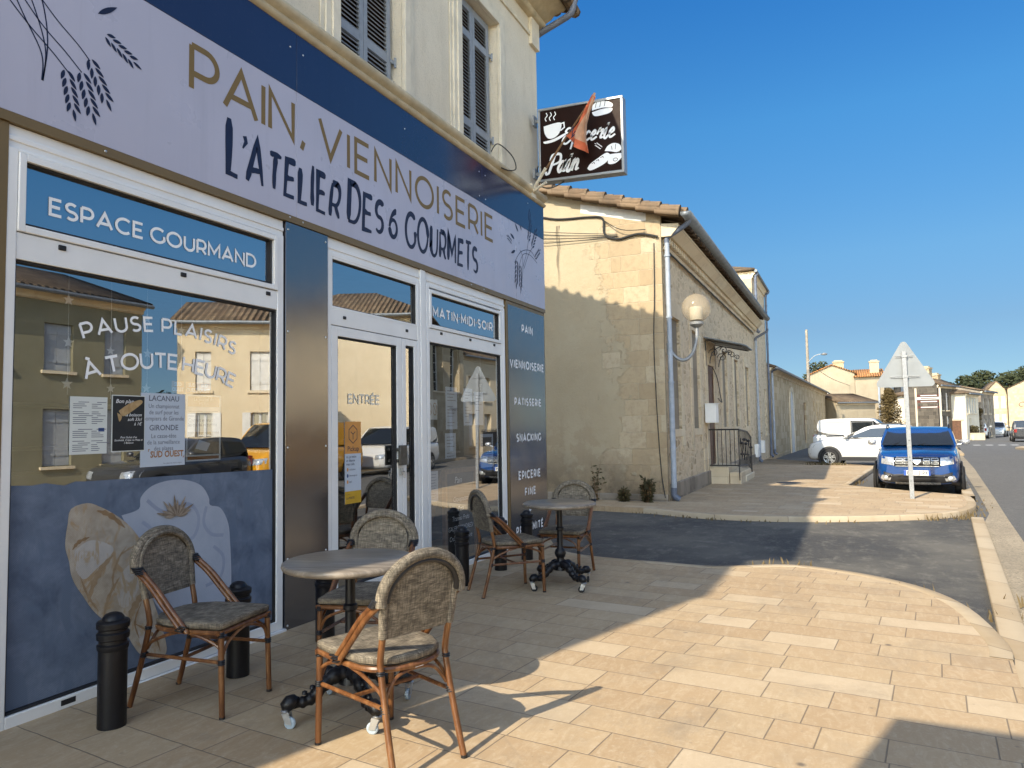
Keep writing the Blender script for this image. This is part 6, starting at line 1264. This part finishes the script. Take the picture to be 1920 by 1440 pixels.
q = MB(); face_strip(q, -.44, .44, lambda y: .235, lambda y: .29, .040, 0, 8); q.build('skid_plate', MT['silver'], bc)
for s in (-1, 1):
    q = MB(); face_patch(q, [(s * .50, .44), (s * .70, .445), (s * .735, .37), (s * .68, .325), (s * .54, .325)], .032); q.build('fog_lamp_surround', MT['silver'], bc, recalc=False)
    q = MB(); q.lathe([(0, .02), (.04, .016), (.055, 0)], (FB(.62, .385) + .026, s * .625, .385), 16, axis='x'); q.build('fog_lamp', MT['lamp'], bc)
    q = MB(); q.tube([(.86, s * .30 - .28, 1.085), (.62, s * .30 + .05, 1.16)], .008, 5); q.build('wiper', MT['blackpl'], bc)
q = MB()
q.prism([(-.26, .445), (.26, .445), (.26, .555), (-.26, .555)], lambda u, v, t: (FB(0, .5) + .02 + t, u, v), 0, .018); q.build('number_plate', MT['plate'], bc)
q = MB(); flat(q, [(-.26, .446), (-.215, .446), (-.215, .554), (-.26, .554)], lambda u, v, k: (FB(0, .5) + .0388, u, v), 0); q.build('plate_band', MT['plateblue'], bc, recalc=False); q = MB(); flat(q, [(.215, .446), (.26, .446), (.26, .554), (.215, .554)], lambda u, v, k: (FB(0, .5) + .0388, u, v), 0); q.build('plate_band', MT['plateblue'], bc, recalc=False)
q = MB(); PT = lambda u, v, k: (FB(0, .5) + .0392 + k, u, v)
for s_, a, b in (('ER-', -.195, -.055), ('2-PY', .02, .20)): stroke_text(q, s_, a, b, .462, .538, .16, PT, .62)
q.build('plate_lettering', MT['ink'], bc, recalc=False)
wc = car('parked_car', 'white crossover with black wheel arch cladding parked nose to the low building', (.72, 30.75, gz(30) - .11), pi - ROADAZ, whitep, L=4.14, Wd=1.77, H=1.55, hood=1.02, belt=1.06, ws=(.80, -.05), rear=(-1.55, -1.95), wb=(1.27, -1.31), wr=.325, noseh=.84)
q = MB(); ff = lambda u, v, k: (t_front[wc.name](u, v) + .012, u, v)
for s in (-1, 1): flat(q, [(s * .60, .72), (s * .78, .66), (s * .76, .45), (s * .64, .42)], ff, 0)
flat(q, [(-.5, .32), (.5, .32), (.46, .50), (-.46, .50)], ff, 0); flat(q, [(-.4, .70), (.4, .70), (.4, .76), (-.4, .76)], ff, 0); q.build('bumper_inserts', MT['plastic'], wc, recalc=False)
vn = car('parked_van', 'white panel van parked behind the white crossover, tail to the low building', (.75, 38.3, gz(38) - .11), 0 - ROADAZ, whitep, L=4.35, Wd=1.82, H=1.86, hood=1.08, belt=1.10, ws=(1.28, .62), rear=(-2.02, -2.12), wb=(1.38, -1.36), wr=.32, clad=False, box=True, nowin=True, detail=1, noseh=.86, cat='van')
q = MB(); q.box(-2.24, -2.12, -.86, .86, .30, .58); q.build('bumper', MT['plastic'], vn, bevel=.03)
for s in (-1, 1):
    q = MB(); fr_ = [(-1.72, 1.18), (-.55, 1.18), (-.55, 1.62), (-.62, 1.68), (-1.60, 1.68), (-1.72, 1.56)]; ribbon(q, fr_ + [fr_[0]], .018, lambda u, v, k: (u, s * (lerp(.915 * .965, .88 * .915, max(0, v - 1.1) / .76) + .022), v), 0); fr_ = [(-.45, 1.18), (.45, 1.18), (.45, 1.68), (-.45, 1.68)]; ribbon(q, fr_ + [fr_[0]], .018, lambda u, v, k: (u, s * (lerp(.915 * .965, .88 * .915, max(0, v - 1.1) / .76) + .022), v), 0); q.build('panel_seams', plain('grey_seam', (.35, .35, .35), .6), vn, recalc=False)
    part_box(vn, 'slide_rail', MT['plastic'], -1.6, -.5, s * .90, s * .925, 1.02, 1.06)
car('far_car', 'small white car parked beside the kerb far down the street, the nearer one', (11.3, 80.5, gz(80) - .11), HB_ + pi - .1, whitep, L=3.9, Wd=1.72, H=1.46, detail=1, clad=False)
car('far_car', 'white car parked beyond the nearer white one, facing the camera far down the street', (13.9, 88, gz(88) - .11), HB_ - .15, whitep, L=4.2, Wd=1.78, H=1.55, detail=1, clad=False)
car('far_car', 'dark grey car driving away at the right edge of the picture', (12.55, 67.5, gz(67) - .11), HB_ + pi - .02, darkp, L=4.3, Wd=1.8, H=1.62, detail=1, clad=True)
car('delivery_van', 'yellow delivery van across the street, mirrored in the window and the glass door', (8.55, 17.9, gz(18) - .11), HB_, yel, L=5.3, Wd=1.95, H=1.95, hood=1.15, belt=1.18, ws=(1.7, 1.0), rear=(-2.5, -2.6), wb=(1.7, -1.6), wr=.33, clad=False, box=True, nowin=True, detail=1, noseh=.9, cat='van')
car('delivery_van', 'white van parked behind the yellow van across the street', (8.9, 24.0, gz(24) - .11), HB_, whitep, L=4.6, Wd=1.85, H=1.80, hood=1.08, belt=1.12, ws=(1.4, .7), rear=(-2.15, -2.25), wb=(1.45, -1.4), wr=.32, clad=False, box=True, nowin=True, detail=1, cat='van')
car('parked_car', 'dark car across the street mirrored low behind the news posters', (8.3, 13.2, gz(13) - .11), HB_, darkp, detail=1, clad=False)

# ------------------------------------------------------------------ signs, poles, planter
sg = thing('road_sign', 'grey back of a triangular road sign on a galvanised post at the pavement corner', 'road sign', (1.12, 16.30, gz(16.3)))
q = MB(); q.prism([(-.04, 0), (.04, 0), (.04, 2.93), (-.04, 2.93)], lambda u, v, t: (u - .020 * v / 2.9 * 1.2, t, v), -.022, .022); post = q.build('post', MT['galv'], sg, bevel=.004)
q = MB()
for z in (.35, .75, .82, 1.15): q.lathe([(0, .0), (.010, .0)], (-.008, -.0228, z), 8, axis='y')
q.build('post_holes', MT['blackpl'], post, recalc=False)
tri = []
for (cx, cz), a0 in (((0.0, 3.06), 90), ((-.445, 2.285), 210), ((.445, 2.285), 330)):
    for a in range(-60, 61, 15): tri.append((cx + .062 * cos(rad(a0 + a)) - .02, cz + .062 * sin(rad(a0 + a))))
tri = tri[:9] + tri[9:18] + tri[18:]
q = MB(); q.prism(tri, lambda u, v, t: (u, .045 + t, v), 0, .004); ribbon(q, tri + [tri[0]], .010, lambda u, v, t: (u, .0445, v), 0); q.build('sign_plate', MT['signback'], sg)
for z, w in ((2.42, .52), (2.83, .31)):
    q = MB(); q.box(-w / 2 - .02, w / 2 - .02, .026, .044, z - .020, z - .006); q.box(-w / 2 - .02, w / 2 - .02, .026, .044, z + .006, z + .02); q.box(-.07, .03, -.034, .026, z - .022, z + .022); q.build('clamp_rail', MT['galv'], sg)
ds = thing('direction_sign', 'tourist direction sign with brown boards between two cream posts', 'direction sign', (3.42, 44.0, gz(44)))
MT['creampost'] = plain('cream_post_paint', (.58, .50, .38), .6)
for x in (0, 1.12): MB().box(x - .045, x + .045, -.045, .045, 0, 3.32).build('post', MT['creampost'], ds)
for i, (z, m_) in enumerate(((2.92, 'brown2'), (2.77, 'paper'), (2.60, 'brown2'), (2.30, 'brown2'))):
    if 'brown2' not in MT: MT['brown2'] = plain('brown_direction_board', (.10, .022, .012), .5)
    q = MB(); q.box(.05, 1.07, -.015, .015, z - .06, z + .06); bd_ = q.build('board', MT[m_], ds)
    q = MB(); ribbon(q, [(.22, z), (.98, z)], .045, lambda u, v, t: (u, -.0165, v), 0); q.build('board_lettering', MT['paper'] if m_ == 'brown2' else MT['brown2'], bd_, recalc=False)
up_ = thing('utility_pole', 'tall concrete pole carrying a street light above the low building', 'utility pole', (-2.62, 62, -.3)); q = MB(); q.tube([(0, 0, 0), (0, 0, 9.1)], [.16, .09], 8); q.build('pole', MT['concrete'], up_)
q = MB(); q.tube(smooth_path([(0, -.1, 6.4), (.5, -.3, 6.9), (1.0, -.4, 7.05)], 5), .03, 6); q.build('lamp_arm', MT['galv'], up_); q = MB(); q.lathe([(0, -.1), (.2, -.06), (.24, .02), (.1, .1), (0, .12)], (1.25, -.4, 7.02), 10); q.build('lamp_head', MT['galv'], up_)
w_ = MB(); w_.tube(smooth_path([(-2.6, 61.9, 6.2), (-1.0, 70, 5.2), (1.5, 80, 4.7), (3.6, 84, 4.9)], 6), .02, 5); tag(w_.build('overhead_cable', MT['cable']), 'black cable sagging from the concrete pole to the gabled house', 'cable')
for i, (x, y, z, dx) in enumerate(((8.2, 78, 5.6, -.9),)):
    sl2 = thing('street_lamp', ('thin street lamp arm above the row on the bend', 'thin street lamp arm at the right edge above the road')[i], 'street lamp', (x, y, -.3)); q = MB(); q.tube([(0, 0, 0), (0, 0, z), (dx, 0, z + .15)], .04, 6); q.build('lamp_arm', MT['galv'], sl2); part_box(sl2, 'lamp_head', MT['galv'], dx - .25, dx + .25, -.1, .1, z + .1, z + .2)
pl = thing('planter', 'low stone planter block at the kerb before the far white cars', 'planter', (10.0, 73.5, gz(73) - .12)); q = MB(); q.box(-.75, .75, -.35, .35, 0, .55); q.box(-.80, .80, -.40, .40, .551, .62); q.build('box', MT['trimstone'], pl, bevel=.02)

# ------------------------------------------------------------------ plants
def mat_leaf(name, a, b):
    m = NM(name, .75, spec=.25); r = m.n('ObjectInfo').outputs['Random']; f = m.noise(3, 3, .6); m.set('Base Color', m.ramp(m.math('MULTIPLY_ADD', r, .2, f), (.35, a), (.8, b))); return m.mat
LG = mat_leaf('dark_pine_leaves', (.018, .026, .012), (.05, .055, .022)); LB_ = mat_leaf('brown_conifer_leaves', (.055, .038, .014), (.12, .085, .032)); LD = mat_leaf('dry_weed_leaves', (.07, .05, .022), (.19, .14, .07)); LW = mat_leaf('dark_weed_leaves', (.04, .035, .015), (.10, .08, .035))
def tree(name, label, loc, H, blobs, leaf, n, ls, trunk=.15, seed=1, group=None, cat='tree'):
    t = thing(name, label, cat, loc, 0, group); rn = random.Random(seed)
    q = MB(); q.tube(smooth_path([(0, 0, -.2), (.05, .02, H * .35), (-.03, .04, H * .7), (0, 0, H * .9)], 4), [lerp(trunk, trunk * .25, i / 12) for i in range(13)], 7)
    for b in blobs: q.tube([(0, 0, max(.1, b[2] * .6)), (b[0] * .6, b[1] * .6, b[2] * .85), (b[0], b[1], b[2])], [trunk * .45, trunk * .3, trunk * .12], 5)
    q.build('trunk', MT['woodpole'], t); q = MB()
    for i in range(n):
        b = rn.choice(blobs); v = Vector((rn.gauss(0, 1), rn.gauss(0, 1), rn.gauss(0, 1))); v = v.normalized() * (rn.random() ** .45)
        c = Vector((b[0] + v.x * b[3], b[1] + v.y * b[3], b[2] + v.z * b[4])); a = Vector((rn.uniform(-1, 1), rn.uniform(-1, 1), rn.uniform(-.6, .6))).normalized(); w = a.orthogonal().normalized() * ls * .45; s = ls * rn.uniform(.6, 1.3)
        q.add([c - a * s, c + w, c + a * s, c - w], [(0, 1, 2, 3)])
    q.build('crown', leaf, t, recalc=False); return t
tree('conical_shrub', 'brown green conical shrub clipped to a column beside the direction sign', (2.45, 50, gz(50)), 3.5, [(0, 0, .7, .85, .7), (0, 0, 1.5, .82, .7), (0, 0, 2.3, .70, .65), (0, 0, 2.95, .48, .5), (0, 0, 3.35, .28, .3)], LB_, 5200, .075, .12, 5)
for i, (x, y, h, r, lb) in enumerate(((22, 168, 10.5, 3.4, 'dark pine far off behind the row, leftmost of the group'), (25.5, 172, 11.5, 3.8, 'dark pine far off, second from left behind the row'), (29.5, 170, 11.0, 3.6, 'dark pine far off, middle of the group beyond the wine house'), (33.5, 175, 12.5, 3.6, 'dark pine far off behind the wine house roof'), (33.3, 160, 13.5, 4.2, 'tall dark tree at the right edge rising above the wine house'))):
    tree('pine_tree', lb, (x, y, -.6), h, [(0, 0, h * .8, r, r * .55), (r * .5, .5, h * .68, r * .7, r * .4), (-r * .55, 0, h * .70, r * .7, r * .45), (0, 0, h * .92, r * .6, r * .35), (.3 * r, 0, h * .5, r * .6, r * .4)], LG, 950, .55, .35, 20 + i, 'dark pines beyond the end of the street')
tree('pine_tree', 'small tree top showing above the gabled house roof, left of its chimney', (-2.9, 100, -.4), 9.6, [(0, 0, 8.6, 1.3, 1.0), (.7, 0, 7.8, 1.2, .8), (-.8, 0, 7.6, 1.1, .8)], LG, 900, .25, .2, 31)
tree('garden_shrub', 'leafy shrub in the gap between the olive and cream houses across the street', (13.4, 17.0, -.2), 3.0, [(0, 0, 1.6, .6, .9), (0, 0, 2.5, .5, .5)], LG, 1200, .10, .08, 41, cat='shrub')
tree('climbing_plant', 'dark climbing plant on the corner of the white house on the bend', (10.75, 77.3, -.3), 2.6, [(0, 0, .8, .5, .7), (0, 0, 1.8, .4, .7), (.2, 0, 2.4, .35, .4)], LB_, 700, .12, .06, 43, cat='plant')
tree('potted_shrub', 'round shrub in front of the white corner house', (9.95, 73.6, -.3), 1.2, [(0, 0, .7, .5, .5)], LW, 500, .10, .05, 44, cat='shrub')
def weeds(name, label, pts, hgt, n, leaf, seed, kind=None, cat='weeds', spread=.12):
    rn = random.Random(seed); q = MB()
    for px, py, dz in pts:
        for i in range(n):
            x = px + rn.gauss(0, spread); y = py + rn.gauss(0, spread * .6); h = hgt * rn.uniform(.4, 1.1); z = gz(y) + dz; lx, ly = rn.gauss(0, .25) * h, rn.gauss(0, .25) * h; w = .006 + .008 * rn.random(); a = rn.uniform(0, pi)
            q.add([(x - w * cos(a), y - w * sin(a), z), (x + w * cos(a), y + w * sin(a), z), (x + lx * .5 + w * .7 * cos(a), y + ly * .5, z + h * .6), (x + lx, y + ly, z + h), (x + lx * .5 - w * .7 * cos(a), y + ly * .5, z + h * .6)], [(0, 1, 2, 3, 4)])
    o = q.build(name, leaf, recalc=False); return tag(o, label, cat, None, kind)
kp = [(p.x, p.y - .05, -.085) for p in far_kerb]
weeds('kerb_weeds', 'dry weeds in the joint along the kerb of the far pavement', [kp[i] for i in range(3, len(kp), 1) if R0.random() < .6], .055, 10, LD, 1, 'stuff', spread=.14)
weeds('kerb_weeds', 'taller dry weeds at the rounded kerb corner and the near kerb', [(1.62, 13.75, -.085), (1.75, 13.9, -.085), (1.2, 13.5, -.085), (1.86, 14.4, -.1), (-.62, 8.1, -.06), (-.45, 8.12, -.06), (-.85, 8.0, -.06), (.5, 7.4, -.08), (1.02, 6.6, -.09), (1.28, 7.2, -.1)], .11, 14, LD, 2, 'stuff', spread=.08)
weeds('pocket_weeds', 'brown weeds along the kerb of the parking bay by the blue car', [(.02 + .02 * i, 19.5 + i * .35, -.09) for i in range(10)] + [(.3 + .2 * i, 19.2 - .2 * i, -.09) for i in range(4)], .10, 16, LD, 3, 'stuff', spread=.10)
weeds('bay_weeds', 'dark weeds at the edge of the bay under the white crossover', [(-1.3 + .14 * i, 28.85, -.02) for i in range(9)], .16, 18, LW, 4, 'stuff', spread=.12)
def bush(label, loc, h, seed, n):
    t = thing('wild_plant', label, 'plant', loc, 0, None); rn = random.Random(seed); q = MB(); lf = MB()
    for i in range(n):
        a = rn.uniform(0, 2 * pi); r = rn.uniform(.05, .30) * h; hh = h * rn.uniform(.5, 1.05); top = Vector((r * cos(a), r * sin(a), hh)); q.tube([(0.03 * cos(a), .03 * sin(a), -.05), (top.x * .4, top.y * .4, hh * .5), tuple(top)], [.006, .004, .002], 4)
        for k in range(9):
            u = rn.uniform(.2, 1); c = Vector((top.x * u * u, top.y * u * u, hh * u)); d = Vector((rn.gauss(0, 1), rn.gauss(0, 1), rn.gauss(.3, .6))).normalized(); s = rn.uniform(.03, .07); w = d.orthogonal().normalized() * s * .4; lf.add([c, c + d * s + w, c + d * s * 2, c + d * s - w], [(0, 1, 2, 3)])
    q.build('stems', MT['woodpole'], t); lf.build('leaves', LW, t, recalc=False)
bush('dark wild bush at the foot of the downpipe on the gable corner', (-3.66, 14.22, -.24), .52, 8, 80)
bush('tall dry wild plant against the gable wall', (-4.75, 14.28, -.26), .95, 9, 9)
bush('low dark wild plant between the dry plant and the bush at the gable', (-4.15, 14.26, -.25), .34, 10, 46)
